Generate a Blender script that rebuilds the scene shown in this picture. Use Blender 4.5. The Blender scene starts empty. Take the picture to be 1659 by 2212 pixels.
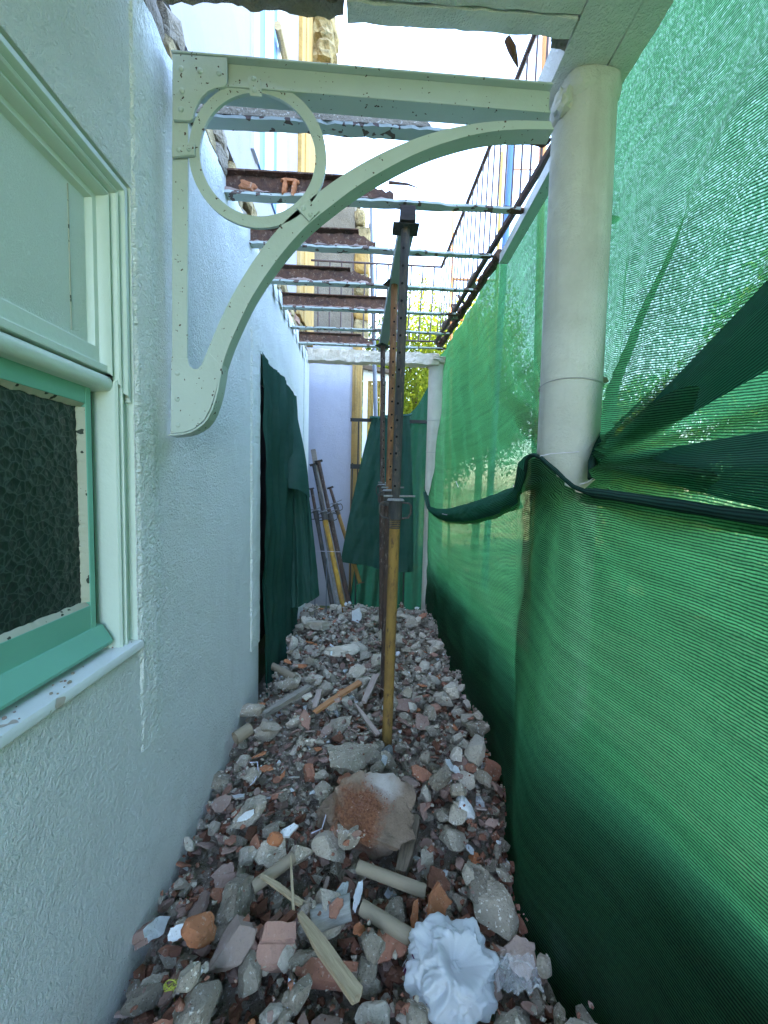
import bpy, bmesh, math, random
import numpy as np
from mathutils import Vector, Matrix, noise
R = math.radians
random.seed(7)
rng = np.random.default_rng(11)
sc = bpy.context.scene
col = sc.collection

# ------------------------------------------------------------------ camera
CZ = 1.95                      # camera height above the paving
F, CX, CY = 830.0, 829.5, 1106.0     # pinhole of the 1659 x 2212 view of the photograph
yv = Vector(((797 - CX) / F, (CY - 1052) / F, -1)).normalized()      # corridor axis in camera space
up = Vector((math.sin(.021), math.cos(.021), 0))
zv = (up - yv * up.dot(yv)).normalized()
xv = yv.cross(zv)
M3 = Matrix((xv, yv, zv))      # camera -> world rotation (rows are world axes in camera space)
cam_d = bpy.data.cameras.new('camera')
cam = bpy.data.objects.new('camera', cam_d)
col.objects.link(cam)
cam.matrix_world = Matrix.Translation((0, 0, CZ)) @ M3.to_4x4()
cam_d.sensor_fit = 'HORIZONTAL'
cam_d.sensor_width = 36
cam_d.lens = 36 * F / 1659
cam_d.clip_start, cam_d.clip_end = .02, 3000
sc.camera = cam
sc.render.resolution_x, sc.render.resolution_y = 768, 1024

# ------------------------------------------------------------------ sky, sun, exposure
SUN_EL, SUN_AZ = R(50), R(-80)          # sun stands behind the house, to the left
world = bpy.data.worlds.new('World')
sc.world = world
world.use_nodes = True
wn = world.node_tree
sky = wn.nodes.new('ShaderNodeTexSky')
sky.sky_type = 'NISHITA'
sky.sun_disc = False
sky.sun_elevation = SUN_EL
sky.sun_rotation = SUN_AZ
sky.dust_density = 1.3
sky.ozone_density = .6
sky.air_density = 1.0
wn.links.new(sky.outputs[0], wn.nodes['Background'].inputs[0])
wn.nodes['Background'].inputs[1].default_value = .15
sd = bpy.data.lights.new('sun', 'SUN')
sd.energy = 3.0
sd.angle = R(.53)
sd.color = (1, .95, .87)
sun = bpy.data.objects.new('sun', sd)
col.objects.link(sun)
sdir = Vector((math.sin(SUN_AZ) * math.cos(SUN_EL), math.cos(SUN_AZ) * math.cos(SUN_EL), math.sin(SUN_EL)))
sun.rotation_euler = (-sdir).to_track_quat('-Z', 'Y').to_euler()
sc.view_settings.view_transform = 'Standard'
sc.view_settings.look = 'None'
sc.view_settings.gamma = 1
sc.view_settings.exposure = 4.05
sc.cycles.use_denoising = True
sc.cycles.max_bounces = 10
sc.cycles.diffuse_bounces = 5
sc.cycles.transparent_max_bounces = 12
sc.cycles.sample_clamp_indirect = 8


# ------------------------------------------------------------------ helpers
def ray(px, py):
    return M3 @ Vector(((px - CX) / F, (CY - py) / F, -1))


def W(px, py, d):              # the point seen at a pixel, at distance d along the corridor
    r = ray(px, py)
    r = r * (d / r.y)
    return Vector((r.x, r.y, r.z + CZ))


def WX(px, py, x):             # the point seen at a pixel, in the plane of constant x
    r = ray(px, py)
    r = r * (x / r.x)
    return Vector((r.x, r.y, r.z + CZ))


def WZ(px, py, z):             # the point seen at a pixel, in a horizontal plane
    r = ray(px, py)
    r = r * ((z - CZ) / r.z)
    return Vector((r.x, r.y, r.z + CZ))


def zrel(z):
    return z + CZ


def link(o, parent=None):
    col.objects.link(o)
    if parent is not None:
        o.parent = parent
    return o


def tag(o, label=None, cat=None, group=None, kind=None):
    if label: o['label'] = label
    if cat: o['category'] = cat
    if group: o['group'] = group
    if kind: o['kind'] = kind
    return o


def thing(name, label, cat, loc=(0, 0, 0), group=None):
    o = bpy.data.objects.new(name, None)
    o.empty_display_size = .1
    o.location = loc
    link(o)
    return tag(o, label, cat, group)


class MB:
    def __init__(s):
        s.v, s.f, s.uv = [], [], None

    def add(s, vs, fs):
        b = len(s.v)
        s.v += [tuple(p) for p in vs]
        s.f += [tuple(i + b for i in f) for f in fs]
        return s

    def box(s, x0, x1, y0, y1, z0, z1):
        return s.add([(x0, y0, z0), (x1, y0, z0), (x1, y1, z0), (x0, y1, z0), (x0, y0, z1), (x1, y0, z1), (x1, y1, z1), (x0, y1, z1)],
                     [(3, 2, 1, 0), (4, 5, 6, 7), (0, 1, 5, 4), (1, 2, 6, 5), (2, 3, 7, 6), (3, 0, 4, 7)])

    def tube(s, pts, r, n=10, closed=False, caps=True):
        pts = [Vector(p) for p in pts]
        rs = r if isinstance(r, (list, tuple)) else [r] * len(pts)
        m = len(pts)
        vs = []
        prev = None
        for i, p in enumerate(pts):
            a = pts[(i - 1) % m] if (closed or i) else p
            b = pts[(i + 1) % m] if (closed or i < m - 1) else p
            t = (b - a).normalized()
            if prev is None:
                u = t.orthogonal().normalized()
            else:
                u = (prev - t * prev.dot(t)).normalized()
            prev = u
            w = t.cross(u)
            for k in range(n):
                an = 2 * math.pi * k / n
                vs.append(p + (u * math.cos(an) + w * math.sin(an)) * rs[i])
        fs = []
        for i in range(m if closed else m - 1):
            for k in range(n):
                j = (i + 1) % m
                fs.append((i * n + k, i * n + (k + 1) % n, j * n + (k + 1) % n, j * n + k))
        if caps and not closed:
            fs.append(tuple(range(n))[::-1])
            fs.append(tuple((m - 1) * n + k for k in range(n)))
        return s.add(vs, fs)

    def prism(s, poly, off):            # polygon (3d points) pushed along a vector
        off = Vector(off)
        n = len(poly)
        a = [Vector(p) for p in poly]
        fs = [tuple(range(n))[::-1], tuple(range(n, 2 * n))]
        fs += [(i, (i + 1) % n, (i + 1) % n + n, i + n) for i in range(n)]
        return s.add(a + [p + off for p in a], fs)

    def grid(s, fn, nu, nv):
        vs, fs, uv = [], [], []
        for i in range(nu + 1):
            for j in range(nv + 1):
                vs.append(fn(i / nu, j / nv))
        for i in range(nu):
            for j in range(nv):
                a = i * (nv + 1) + j
                fs.append((a, a + nv + 1, a + nv + 2, a + 1))
        return s.add(vs, fs)

    def build(s, name, m=None, parent=None, smooth=False, bevel=0, fix=True):
        me = bpy.data.meshes.new(name)
        me.from_pydata(s.v, [], s.f)
        if fix or bevel:
            bm = bmesh.new()
            bm.from_mesh(me)
            if fix:
                bmesh.ops.recalc_face_normals(bm, faces=bm.faces)
            if bevel:
                bmesh.ops.bevel(bm, geom=[e for e in bm.edges if e.calc_face_angle(0) > .6], offset=bevel, segments=2, affect='EDGES', profile=.6, clamp_overlap=True)
            bm.to_mesh(me)
            bm.free()
        if smooth:
            me.polygons.foreach_set('use_smooth', [True] * len(me.polygons))
            try:
                me.set_sharp_from_angle(angle=R(38))
            except Exception:
                pass
        if m: me.materials.append(m)
        o = bpy.data.objects.new(name, me)
        return link(o, parent)


def uvs(o, fn):                # uv straight from vertex positions / order
    me = o.data
    lay = me.uv_layers.new(name='weave')
    d = [0.0] * (2 * len(me.loops))
    for l in me.loops:
        u, v = fn(l.vertex_index)
        d[2 * l.index], d[2 * l.index + 1] = u, v
    lay.data.foreach_set('uv', d)


def lerp(a, b, t): return a + (b - a) * t


def table(tb):
    xs = [a for a, _ in tb]
    ys = [b for _, b in tb]
    # smooth (cosine eased) interpolation
    def f(x):
        if x <= xs[0]: return ys[0]
        if x >= xs[-1]: return ys[-1]
        i = int(np.searchsorted(xs, x)) - 1
        t = (x - xs[i]) / (xs[i + 1] - xs[i])
        m = []
        for k in (i, i + 1):
            if 0 < k < len(xs) - 1:
                m.append((ys[k + 1] - ys[k - 1]) / (xs[k + 1] - xs[k - 1]))
            else:
                m.append(0)
        h = xs[i + 1] - xs[i]
        t2, t3 = t * t, t * t * t
        return (2 * t3 - 3 * t2 + 1) * ys[i] + (t3 - 2 * t2 + t) * h * m[0] + (-2 * t3 + 3 * t2) * ys[i + 1] + (t3 - t2) * h * m[1]
    return f


def fbm(x, y, z=0, o=4):
    return noise.fractal(Vector((x, y, z)), 1.0, 2.0, o)


# ------------------------------------------------------------------ materials
class NT:
    def __init__(s, name):
        s.m = bpy.data.materials.new(name)
        s.m.use_nodes = True
        s.t = s.m.node_tree
        s.b = s.t.nodes['Principled BSDF']
        s.out = s.t.nodes['Material Output']

    def n(s, typ, ins=None, **kw):
        nd = s.t.nodes.new('ShaderNode' + typ)
        for k, v in kw.items(): setattr(nd, k, v)
        for k, v in (ins or {}).items(): s.set(nd.inputs[k], v)
        return nd

    def set(s, sock, v):
        if hasattr(v, 'is_output') or isinstance(v, bpy.types.NodeSocket): s.t.links.new(v, sock)
        else: sock.default_value = v

    def mix(s, fac, a, b, blend='MIX'):
        nd = s.t.nodes.new('ShaderNodeMix')
        nd.data_type = 'RGBA'
        nd.blend_type = blend
        s.set(nd.inputs[0], fac)
        s.set(nd.inputs[6], a)
        s.set(nd.inputs[7], b)
        return nd.outputs[2]

    def math(s, op, a, b=0.0, c=0.0):
        nd = s.t.nodes.new('ShaderNodeMath')
        nd.operation = op
        s.set(nd.inputs[0], a)
        s.set(nd.inputs[1], b)
        if len(nd.inputs) > 2: s.set(nd.inputs[2], c)
        return nd.outputs[0]

    def ramp(s, fac, lo, hi):
        nd = s.n('MapRange', {0: fac, 1: lo, 2: hi, 3: 0.0, 4: 1.0})
        nd.clamp = True
        return nd.outputs[0]

    def coord(s, which='Object'):
        return s.n('TexCoord').outputs[which]

    def noise(s, vec, scale, detail=4, rough=.55, dist=0):
        return s.n('TexNoise', {'Vector': vec, 'Scale': scale, 'Detail': detail, 'Roughness': rough, 'Distortion': dist}).outputs['Fac']

    def vor(s, vec, scale, feature='F1', out='Distance', rand=1.0):
        nd = s.n('TexVoronoi', feature=feature)
        s.set(nd.inputs['Vector'], vec)
        nd.inputs['Scale'].default_value = scale
        if 'Randomness' in nd.inputs: nd.inputs['Randomness'].default_value = rand
        return nd.outputs[out]

    def bump(s, h, strength=.5, dist=.01):
        return s.n('Bump', {'Height': h, 'Strength': strength, 'Distance': dist}).outputs[0]

    def done(s, color=None, rough=None, normal=None, spec=.3, **kw):
        if color is not None: s.set(s.b.inputs['Base Color'], color)
        if rough is not None: s.set(s.b.inputs['Roughness'], rough)
        if normal is not None: s.set(s.b.inputs['Normal'], normal)
        s.b.inputs['Specular IOR Level'].default_value = spec
        for k, v in kw.items(): s.set(s.b.inputs[k], v)
        return s.m


def C(r, g, b): return (r, g, b, 1)


def world_pos(t): return t.n('NewGeometry').outputs['Position']


def stucco(name, base, stain, fine=1.0, bstr=.5, grime=.35):
    t = NT(name)
    p = world_pos(t)
    n1 = t.noise(p, 1.3, 5, .6)
    n2 = t.noise(p, 6, 5, .65)
    c = t.mix(t.math('MULTIPLY', t.ramp(n1, .45, .75), grime), base, stain)
    c = t.mix(t.math('MULTIPLY', t.ramp(n2, .5, .8), grime * .6), c, stain)
    mp = t.n('Mapping', {0: p})
    mp.inputs['Scale'].default_value = (9, 9, .9)
    dr = t.noise(mp.outputs[0], 1, 4, .6)
    c = t.mix(t.math('MULTIPLY', t.ramp(dr, .55, .8), grime * .5), c, C(stain[0] * .75, stain[1] * .72, stain[2] * .66))
    sepz = t.n('SeparateXYZ', {0: p}).outputs[2]
    sp = t.math('MULTIPLY', t.ramp(t.math('ADD', sepz, t.math('MULTIPLY', t.noise(p, 4, 5, .7), -.9)), .12, -.28), grime)
    c = t.mix(sp, c, C(.46, .42, .36))
    pat = t.ramp(t.noise(p, 2.4, 2, .4, .8), .58, .62)
    c = t.mix(t.math('MULTIPLY', pat, .12), c, C(stain[0] * .8, stain[1] * .84, stain[2] * .9))
    chip = t.ramp(t.noise(p, 38, 3, .6), .765, .79)
    c = t.mix(t.math('MULTIPLY', chip, .55), c, C(.28, .26, .23))
    h = t.math('ADD', t.math('MULTIPLY', t.noise(p, 150 * fine, 3, .6), .5), t.math('MULTIPLY', t.noise(p, 62 * fine, 4, .6, .6), .7))
    h = t.math('ADD', h, t.math('MULTIPLY', t.noise(p, 5, 3, .5), 1.2))
    return t.done(c, .82, t.bump(h, min(1, bstr * 1.7), .030), .25)


M = {}
M['wall'] = stucco('wall_plaster', C(.83, .85, .83), C(.70, .71, .66))
M['wall_rough'] = stucco('wall_band_plaster', C(.83, .85, .82), C(.72, .73, .68), .55, .95)
M['upper'] = stucco('upper_plaster', C(.34, .325, .37), C(.28, .265, .30), 1, .2)
M['lavender'] = stucco('lavender_plaster', C(.50, .51, .60), C(.44, .445, .51), 1, .25, .25)
M['column'] = stucco('column_plaster', C(.60, .60, .54), C(.40, .39, .34), .8, .22, 1.0)
M['soffit'] = stucco('soffit_plaster', C(.64, .66, .62), C(.52, .53, .48), .8, .35, .5)
M['grey_wall'] = stucco('weathered_render', C(.27, .235, .19), C(.17, .145, .115), .7, .5, .8)


def yellow_paint():
    t = NT('yellow_pilaster')
    p = world_pos(t)
    n = t.noise(p, 5, 6, .7)
    c = t.mix(t.ramp(n, .5, .72), C(.42, .26, .085), C(.26, .17, .07))
    mp = t.n('Mapping', {0: p})
    mp.inputs['Scale'].default_value = (14, 14, .6)
    c = t.mix(t.math('MULTIPLY', t.ramp(t.noise(mp.outputs[0], 1, 3), .5, .7), .5), c, C(.46, .36, .20))
    return t.done(c, .85, t.bump(t.noise(p, 30, 4), .5, .02))


M['yellow'] = yellow_paint()


def moss():
    t = NT('mossy_stone')
    p = world_pos(t)
    c = t.mix(t.ramp(t.noise(p, 7, 6, .7), .4, .65), C(.46, .36, .20), C(.16, .13, .07))
    c = t.mix(t.ramp(t.noise(p, 16, 4), .6, .75), c, C(.10, .11, .06))
    return t.done(c, .95, t.bump(t.noise(p, 25, 6, .7), .9, .04))


M['moss'] = moss()


def painted(name, base, rust=.0, bstr=.15, rough=.45, rust_col=C(.07, .035, .022), scale=60, lo=.68):
    t = NT(name)
    p = world_pos(t)
    n = t.noise(p, 3, 5, .6)
    c = t.mix(t.math('MULTIPLY', t.ramp(n, .4, .75), .35), base, C(base[0] * .72, base[1] * .72, base[2] * .68))
    if rust:
        # scattered small chips, denser where a broad noise is high
        ch = t.math('ADD', t.noise(p, scale, 2, .5), t.math('MULTIPLY', t.noise(p, 6, 3), .25 * rust))
        f = t.ramp(ch, lo, lo + .02)
        c = t.mix(f, c, rust_col)
        h = t.math('ADD', t.math('MULTIPLY', f, -1.0), t.math('MULTIPLY', t.noise(p, 70, 4), .6))
    else:
        h = t.noise(p, 50, 4, .6)
    return t.done(c, rough, t.bump(h, bstr, .004), .4)


M['steel_paint'] = painted('grey_green_painted_iron', C(.50, .565, .53), .9, .5, .5, lo=.805)
M['joist_paint'] = painted('flaking_joist_paint', C(.52, .56, .53), 1.2, .7, .7, C(.15, .10, .085), 22, .745)
M['window_paint'] = painted('pale_mint_gloss_paint', C(.64, .72, .64), 0, .3, .38)
M['sash_paint'] = painted('emerald_sash_paint', C(.19, .47, .35), 0, .3, .45)
M['putty'] = painted('cracked_putty', C(.50, .49, .38), .6, .6, .8, C(.05, .06, .045), 35, .72)
M['sill'] = painted('worn_white_sill', C(.74, .75, .74), 1.0, .6, .8, C(.50, .42, .36), 14, .78)
M['white_wood'] = painted('white_wood_paint', C(.78, .78, .76), 0, .15, .5)
M['blue'] = painted('blue_window_paint', C(.10, .22, .48), 0, .1, .4)
M['orange'] = painted('orange_scaffold', C(.62, .24, .07), .4, .2, .5, lo=.8)
M['blue_steel'] = painted('blue_scaffold', C(.08, .19, .46), .4, .2, .5, lo=.8)
M['yellow_steel'] = painted('yellow_scaffold', C(.72, .46, .10), .4, .2, .5, lo=.8)
M['grey_pipe'] = painted('grey_pipe_paint', C(.13, .15, .19), .3, .2, .5)
M['black_iron'] = painted('black_iron', C(.025, .026, .028), .3, .3, .55)
M['rail'] = painted('brown_railing_paint', C(.075, .045, .042), .5, .3, .6, C(.16, .08, .05), 40, .7)


def rust(name, a, b, c3, stretch=1.0, met=.2):
    t = NT(name)
    p = world_pos(t)
    mp = t.n('Mapping', {0: p})
    mp.inputs['Scale'].default_value = (1, 1, stretch)
    q = mp.outputs[0]
    c = t.mix(t.ramp(t.noise(q, 14, 6, .7), .38, .62), a, b)
    c = t.mix(t.ramp(t.noise(q, 45, 5, .7), .56, .68), c, c3)
    h = t.noise(p, 70, 5, .7)
    return t.done(c, .82, t.bump(h, .6, .006), .3)


M['rust'] = rust('rusted_steel', C(.13, .062, .038), C(.065, .036, .028), C(.26, .18, .13))
M['prop_rust'] = rust('orange_rust_tube', C(.30, .135, .055), C(.15, .075, .045), C(.38, .24, .14), .3)
M['prop_dark'] = rust('dark_steel_tube', C(.040, .042, .045), C(.085, .075, .068), C(.17, .12, .09), .25)
M['prop_brown'] = rust('brown_steel_tube', C(.105, .062, .045), C(.055, .040, .036), C(.26, .21, .18), .3)
M['prop_yellow'] = rust('yellow_prop_paint', C(.30, .175, .045), C(.20, .115, .04), C(.09, .05, .028), .3)
M['prop_yellow2'] = rust('worn_yellow_prop_paint', C(.55, .31, .05), C(.24, .12, .05), C(.34, .36, .06), .4)
M['zinc'] = rust('galvanised_steel', C(.26, .26, .26), C(.17, .17, .17), C(.33, .32, .31))
M['hole'] = NT('dark_hole').done(C(.004, .004, .004), .9)
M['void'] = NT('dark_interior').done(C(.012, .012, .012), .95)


def mineral(name, a, b, speck, dark, scale=1.0, vary=.35, tint=None, bstr=.9):
    t = NT(name)
    p = t.coord('Object')
    rnd = t.n('ObjectInfo').outputs['Random']
    geo = world_pos(t)
    c = t.mix(t.ramp(t.noise(geo, 9 * scale, 5, .65), .35, .65), a, b)
    c = t.mix(t.ramp(t.noise(geo, 70 * scale, 3, .6), .60, .68), c, speck)
    c = t.mix(t.ramp(t.vor(geo, 85 * scale), .20, .10), c, dark)
    if tint: c = t.mix(t.math('MULTIPLY', t.ramp(rnd, .55, .95), .8), c, tint)
    hsv = t.n('HueSaturation', {'Color': c, 'Value': t.math('ADD', t.math('MULTIPLY', t.math('FRACT', t.math('MULTIPLY', rnd, 7.31)), 2 * vary), 1 - vary), 'Saturation': 1.0})
    h = t.math('ADD', t.math('MULTIPLY', t.noise(geo, 55 * scale, 6, .75), 1.0), t.math('MULTIPLY', t.vor(geo, 90 * scale), -.35))
    return t.done(hsv.outputs[0], .93, t.bump(h, min(1, bstr * 1.1), .014), .2)


M['concrete'] = mineral('broken_concrete', C(.43, .36, .28), C(.30, .25, .19), C(.72, .67, .58), C(.15, .125, .10), tint=C(.52, .445, .36))
M['concrete_pale'] = mineral('dusty_concrete', C(.58, .50, .405), C(.46, .395, .315), C(.76, .69, .60), C(.27, .23, .18), tint=C(.63, .555, .46), vary=.2)
M['gravel'] = mineral('rubble_fines', C(.34, .28, .215), C(.25, .20, .155), C(.55, .52, .47), C(.09, .08, .07), 1.4, 0.0)
M['terracotta'] = mineral('terracotta', C(.36, .155, .095), C(.27, .125, .085), C(.44, .27, .20), C(.20, .10, .07), .7, .35, C(.33, .22, .18), .5)
M['orange_clay'] = mineral('orange_clay', C(.50, .19, .085), C(.42, .17, .085), C(.52, .30, .2), C(.3, .12, .07), .7, .15, None, .5)
M['dusty_clay'] = mineral('dusty_terracotta', C(.36, .235, .19), C(.29, .18, .145), C(.45, .36, .32), C(.2, .13, .1), .7, .25, C(.36, .29, .25), .5)
M['plaster'] = mineral('white_plaster_flake', C(.72, .73, .73), C(.62, .62, .61), C(.80, .80, .80), C(.45, .44, .42), .8, .10, None, .5)
M['slate'] = mineral('grey_green_stone', C(.21, .22, .215), C(.165, .17, .165), C(.36, .36, .35), C(.1, .1, .1), .6, .15, None, .4)


def boulder_mat():
    t = NT('plaster_stone_with_red_earth')
    p = t.coord('Object')
    nrm = t.n('NewGeometry').outputs['Normal']
    c = t.mix(t.ramp(t.noise(p, 8, 5, .7), .35, .65), C(.34, .245, .18), C(.20, .14, .10))
    wp = t.n('VectorMath', {0: p, 1: (.085, .075, .07)}, operation='DISTANCE').outputs['Value']
    w = t.math('ADD', wp, t.math('MULTIPLY', t.noise(p, 14, 4), .10))
    c = t.mix(t.math('MULTIPLY', t.ramp(w, .17, .10), .75), c, C(.62, .57, .54))
    rp = t.n('VectorMath', {0: p, 1: (-.045, -.03, .055)}, operation='DISTANCE').outputs['Value']
    r = t.math('ADD', rp, t.math('MULTIPLY', t.noise(p, 7, 6, .75), .26))
    c = t.mix(t.ramp(r, .285, .22), c, t.mix(t.ramp(t.noise(p, 90, 3), .4, .65), C(.27, .115, .06), C(.15, .06, .035)))
    h = t.noise(p, 30, 7, .75)
    return t.done(c, .95, t.bump(h, 1.0, .015), .2)


M['boulder'] = boulder_mat()


def wood(name, a, b, along=(1, 14, 14)):
    t = NT(name)
    mp = t.n('Mapping', {0: t.coord('Object')})
    mp.inputs['Scale'].default_value = along
    n = t.noise(mp.outputs[0], 9, 5, .65, .4)
    c = t.mix(t.ramp(n, .35, .65), a, b)
    return t.done(c, .8, t.bump(n, .5, .006), .25)


M['wood_pale'] = wood('splintered_pine', C(.46, .36, .23), C(.32, .24, .145))
M['wood_grey'] = wood('weathered_lath', C(.33, .29, .245), C(.20, .17, .14))
M['wood_orange'] = wood('orange_lath', C(.50, .24, .11), C(.40, .19, .09))
M['wood_pink'] = wood('pinkish_lath', C(.46, .36, .31), C(.36, .27, .23))
M['wood_old'] = wood('rotten_timber', C(.19, .14, .10), C(.09, .07, .05))
M['card'] = wood('cardboard_tube', C(.31, .25, .175), C(.27, .215, .15), (1, 3, 3))
M['wood_dark'] = wood('blackened_timber', C(.055, .042, .038), C(.03, .025, .022))
M['plank'] = painted('grey_green_plank', C(.33, .37, .35), .4, .3, .7, lo=.8)
M['grey_tile'] = wood('grey_curved_tile', C(.36, .35, .32), C(.22, .21, .19), (1, 6, 6))


def net(name, gap, tint, body, trans, period=.0095, tw=.5):
    t = NT(name)
    uv = t.n('UVMap').outputs[0]
    sep = t.n('SeparateXYZ', {0: uv})
    u = sep.outputs[0]
    v = t.math('ADD', sep.outputs[1], t.math('MULTIPLY', t.noise(uv, 5.5, 4, .65), .016))
    st = t.math('ADD', t.math('MULTIPLY', t.math('SINE', t.math('MULTIPLY', v, 2 * math.pi / period)), .5), .5)
    # loops of the knit: short cells along each row
    cell = t.n('CombineXYZ', {0: t.math('FLOOR', t.math('MULTIPLY', u, 1 / .005)), 1: t.math('FLOOR', t.math('MULTIPLY', v, 1 / period)), 2: 0.0})
    wnz = t.n('TexWhiteNoise', {0: cell.outputs[0]}, noise_dimensions='2D').outputs[0]
    big = t.noise(uv, 2.2, 4, .6)
    strk = t.n('Mapping', {0: uv})
    strk.inputs['Scale'].default_value = (1.2, 22, 1)
    streak = t.noise(strk.outputs[0], 1, 4, .6)
    g = t.math('MULTIPLY', t.math('POWER', st, 1.6), gap)
    g = t.math('MULTIPLY', g, t.math('ADD', .35, t.math('MULTIPLY', t.math('POWER', wnz, 3.0), 2.4)))
    g = t.math('MULTIPLY', g, t.math('ADD', .75, t.math('MULTIPLY', streak, .5)))
    g = t.math('MINIMUM', g, .95)
    bc = t.mix(t.math('MULTIPLY', t.ramp(big, .45, .7), .5), body, C(body[0] * 1.7 + .02, body[1] * 1.35 + .02, body[2] * 1.45 + .02))
    band = t.math('MULTIPLY', t.math('ADD', .20, t.math('MULTIPLY', t.math('MULTIPLY', st, t.math('ADD', .35, t.math('MULTIPLY', streak, 1.3))), 1.5)), t.math('ADD', .8, t.math('MULTIPLY', wnz, .4)))
    bc = t.n('VectorMath', {0: bc, 'Scale': t.math('ADD', .45, t.math('MULTIPLY', st, .9))}, operation='SCALE').outputs[0]
    trans = t.n('VectorMath', {0: tuple(trans[:3]), 'Scale': band}, operation='SCALE').outputs[0]
    hgt = t.math('MULTIPLY', st, 1.0)
    nm = t.bump(hgt, .35, .002)
    dif = t.n('BsdfDiffuse', {'Color': bc, 'Normal': nm}).outputs[0]
    trl = t.n('BsdfTranslucent', {'Color': trans}).outputs[0]
    tr = t.n('BsdfTransparent', {'Color': tint}).outputs[0]
    m1 = t.n('MixShader', {0: tw, 1: dif, 2: trl}).outputs[0]
    gl = t.n('BsdfGlossy', {'Color': C(.8, .9, .9), 'Roughness': .45, 'Normal': nm}).outputs[0]
    m2 = t.n('MixShader', {0: .012, 1: m1, 2: gl}).outputs[0]
    m3 = t.n('MixShader', {0: g, 1: m2, 2: tr}).outputs[0]
    t.t.links.new(m3, t.out.inputs[0])
    return t.m


M['net'] = net('green_shade_net', .095, C(.95, 1.0, .85), C(.011, .042, .024), C(.052, .21, .075), .0085, tw=.62)
M['net_fold'] = net('folded_shade_net', .07, C(.3, .8, .5), C(.022, .085, .062), C(.02, .16, .09), tw=.25)
M['net_roll'] = net('rolled_net_hem', .0, C(.3, .8, .5), C(.014, .045, .036), C(.01, .06, .04), .012, tw=.1)
M['cloth'] = net('dark_green_cloth', .06, C(.3, .7, .5), C(.028, .085, .066), C(.02, .13, .085), .006, .25)
M['cloth_back'] = net('green_back_cloth', .06, C(.5, .9, .6), C(.022, .075, .055), C(.025, .15, .085), .006, .35)


def foliage(name, a, b):
    t = NT(name)
    rnd = t.n('NewGeometry').outputs['Random Per Island']
    c = t.mix(rnd, a, b)
    dif = t.n('BsdfDiffuse', {'Color': c}).outputs[0]
    trl = t.n('BsdfTranslucent', {'Color': t.mix(.5, c, C(.30, .36, .02))}).outputs[0]
    m = t.n('MixShader', {0: .45, 1: dif, 2: trl}).outputs[0]
    t.t.links.new(m, t.out.inputs[0])
    return t.m


M['leaf'] = foliage('sunlit_leaves', C(.12, .17, .02), C(.21, .23, .03))
M['leaf_dark'] = foliage('hedge_leaves', C(.045, .10, .02), C(.10, .15, .03))
M['bark'] = wood('bark', C(.14, .10, .07), C(.07, .05, .035))


def ground_mat():
    t = NT('garden_soil')
    p = world_pos(t)
    c = t.mix(t.ramp(t.noise(p, .8, 5), .4, .6), C(.20, .17, .10), C(.10, .14, .04))
    return t.done(c, .95, t.bump(t.noise(p, 12, 5), .6, .03))


M['ground'] = ground_mat()


def pebble_glass():
    t = NT('pebbled_dark_glass')
    p = world_pos(t)
    q = t.n('VectorMath', {0: p, 1: t.n('VectorMath', {0: t.n('TexNoise', {'Vector': p, 'Scale': 18.0}).outputs['Color'], 1: (.03, .03, .03)}, operation='MULTIPLY').outputs[0]}, operation='ADD').outputs[0]
    d = t.vor(q, 40, 'SMOOTH_F1')
    h = t.math('ADD', t.math('MULTIPLY', d, 1.0), t.math('MULTIPLY', t.noise(p, 60, 3), .4))
    c = t.mix(t.ramp(t.vor(q, 40, 'DISTANCE_TO_EDGE'), .09, .01), C(.016, .026, .023), C(.055, .075, .068))
    return t.done(c, .30, t.bump(h, .45, .012), .45)


M['glass'] = pebble_glass()


def painted_glass():
    t = NT('painted_textured_panel')
    p = world_pos(t)
    mp = t.n('Mapping', {0: p})
    mp.inputs['Rotation'].default_value = (R(35), 0, 0)
    mp.inputs['Scale'].default_value = (1, 2.2, 1)
    n = t.noise(mp.outputs[0], 55, 4, .6, 1.5)
    r = t.ramp(t.math('ABSOLUTE', t.math('SUBTRACT', n, .5)), 0.0, .10)
    c = t.mix(t.ramp(t.noise(p, 4, 4), .3, .7), C(.66, .74, .66), C(.60, .68, .59))
    return t.done(c, .5, t.bump(r, .5, .007), .25)


M['panel'] = painted_glass()


def bag_mat():
    t = NT('thin_white_plastic')
    p = t.coord('Object')
    b = t.b
    h = t.noise(p, 38, 5, .6, 1.0)
    m = t.done(C(.90, .91, .92), .30, t.bump(h, .3, .008), .5)
    trl = t.n('BsdfTranslucent', {'Color': C(.75, .78, .82)}).outputs[0]
    mx = t.n('MixShader', {0: .5, 1: b.outputs[0], 2: trl}).outputs[0]
    mx = t.n('MixShader', {0: .08, 1: mx, 2: t.n('BsdfTransparent').outputs[0]}).outputs[0]
    t.t.links.new(mx, t.out.inputs[0])
    return m


M['bag'] = bag_mat()
M['purple'] = NT('purple_print').done(C(.10, .012, .085), .4)
M['film'] = NT('clear_film').done(C(.75, .75, .75), .2, None, .5, Alpha=.28)
M['paper'] = NT('blue_white_paper').done(C(.66, .72, .86), .6)
M['ink'] = NT('grey_ink').done(C(.22, .25, .34), .6)
M['string'] = NT('yellow_green_string').done(C(.42, .42, .06), .6)
M['cord'] = NT('pale_cord').done(C(.62, .58, .66), .5)
M['wire'] = NT('thin_wire').done(C(.36, .37, .36), .5)

# ------------------------------------------------------------------ ground
g = MB()
g.add([(-1500, -1500, 0), (1500, -1500, 0), (1500, 1500, 0), (-1500, 1500, 0)], [(0, 1, 2, 3)])
tag(g.build('ground', M['ground'], fix=False), 'flat garden soil around the building', kind='structure')

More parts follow.
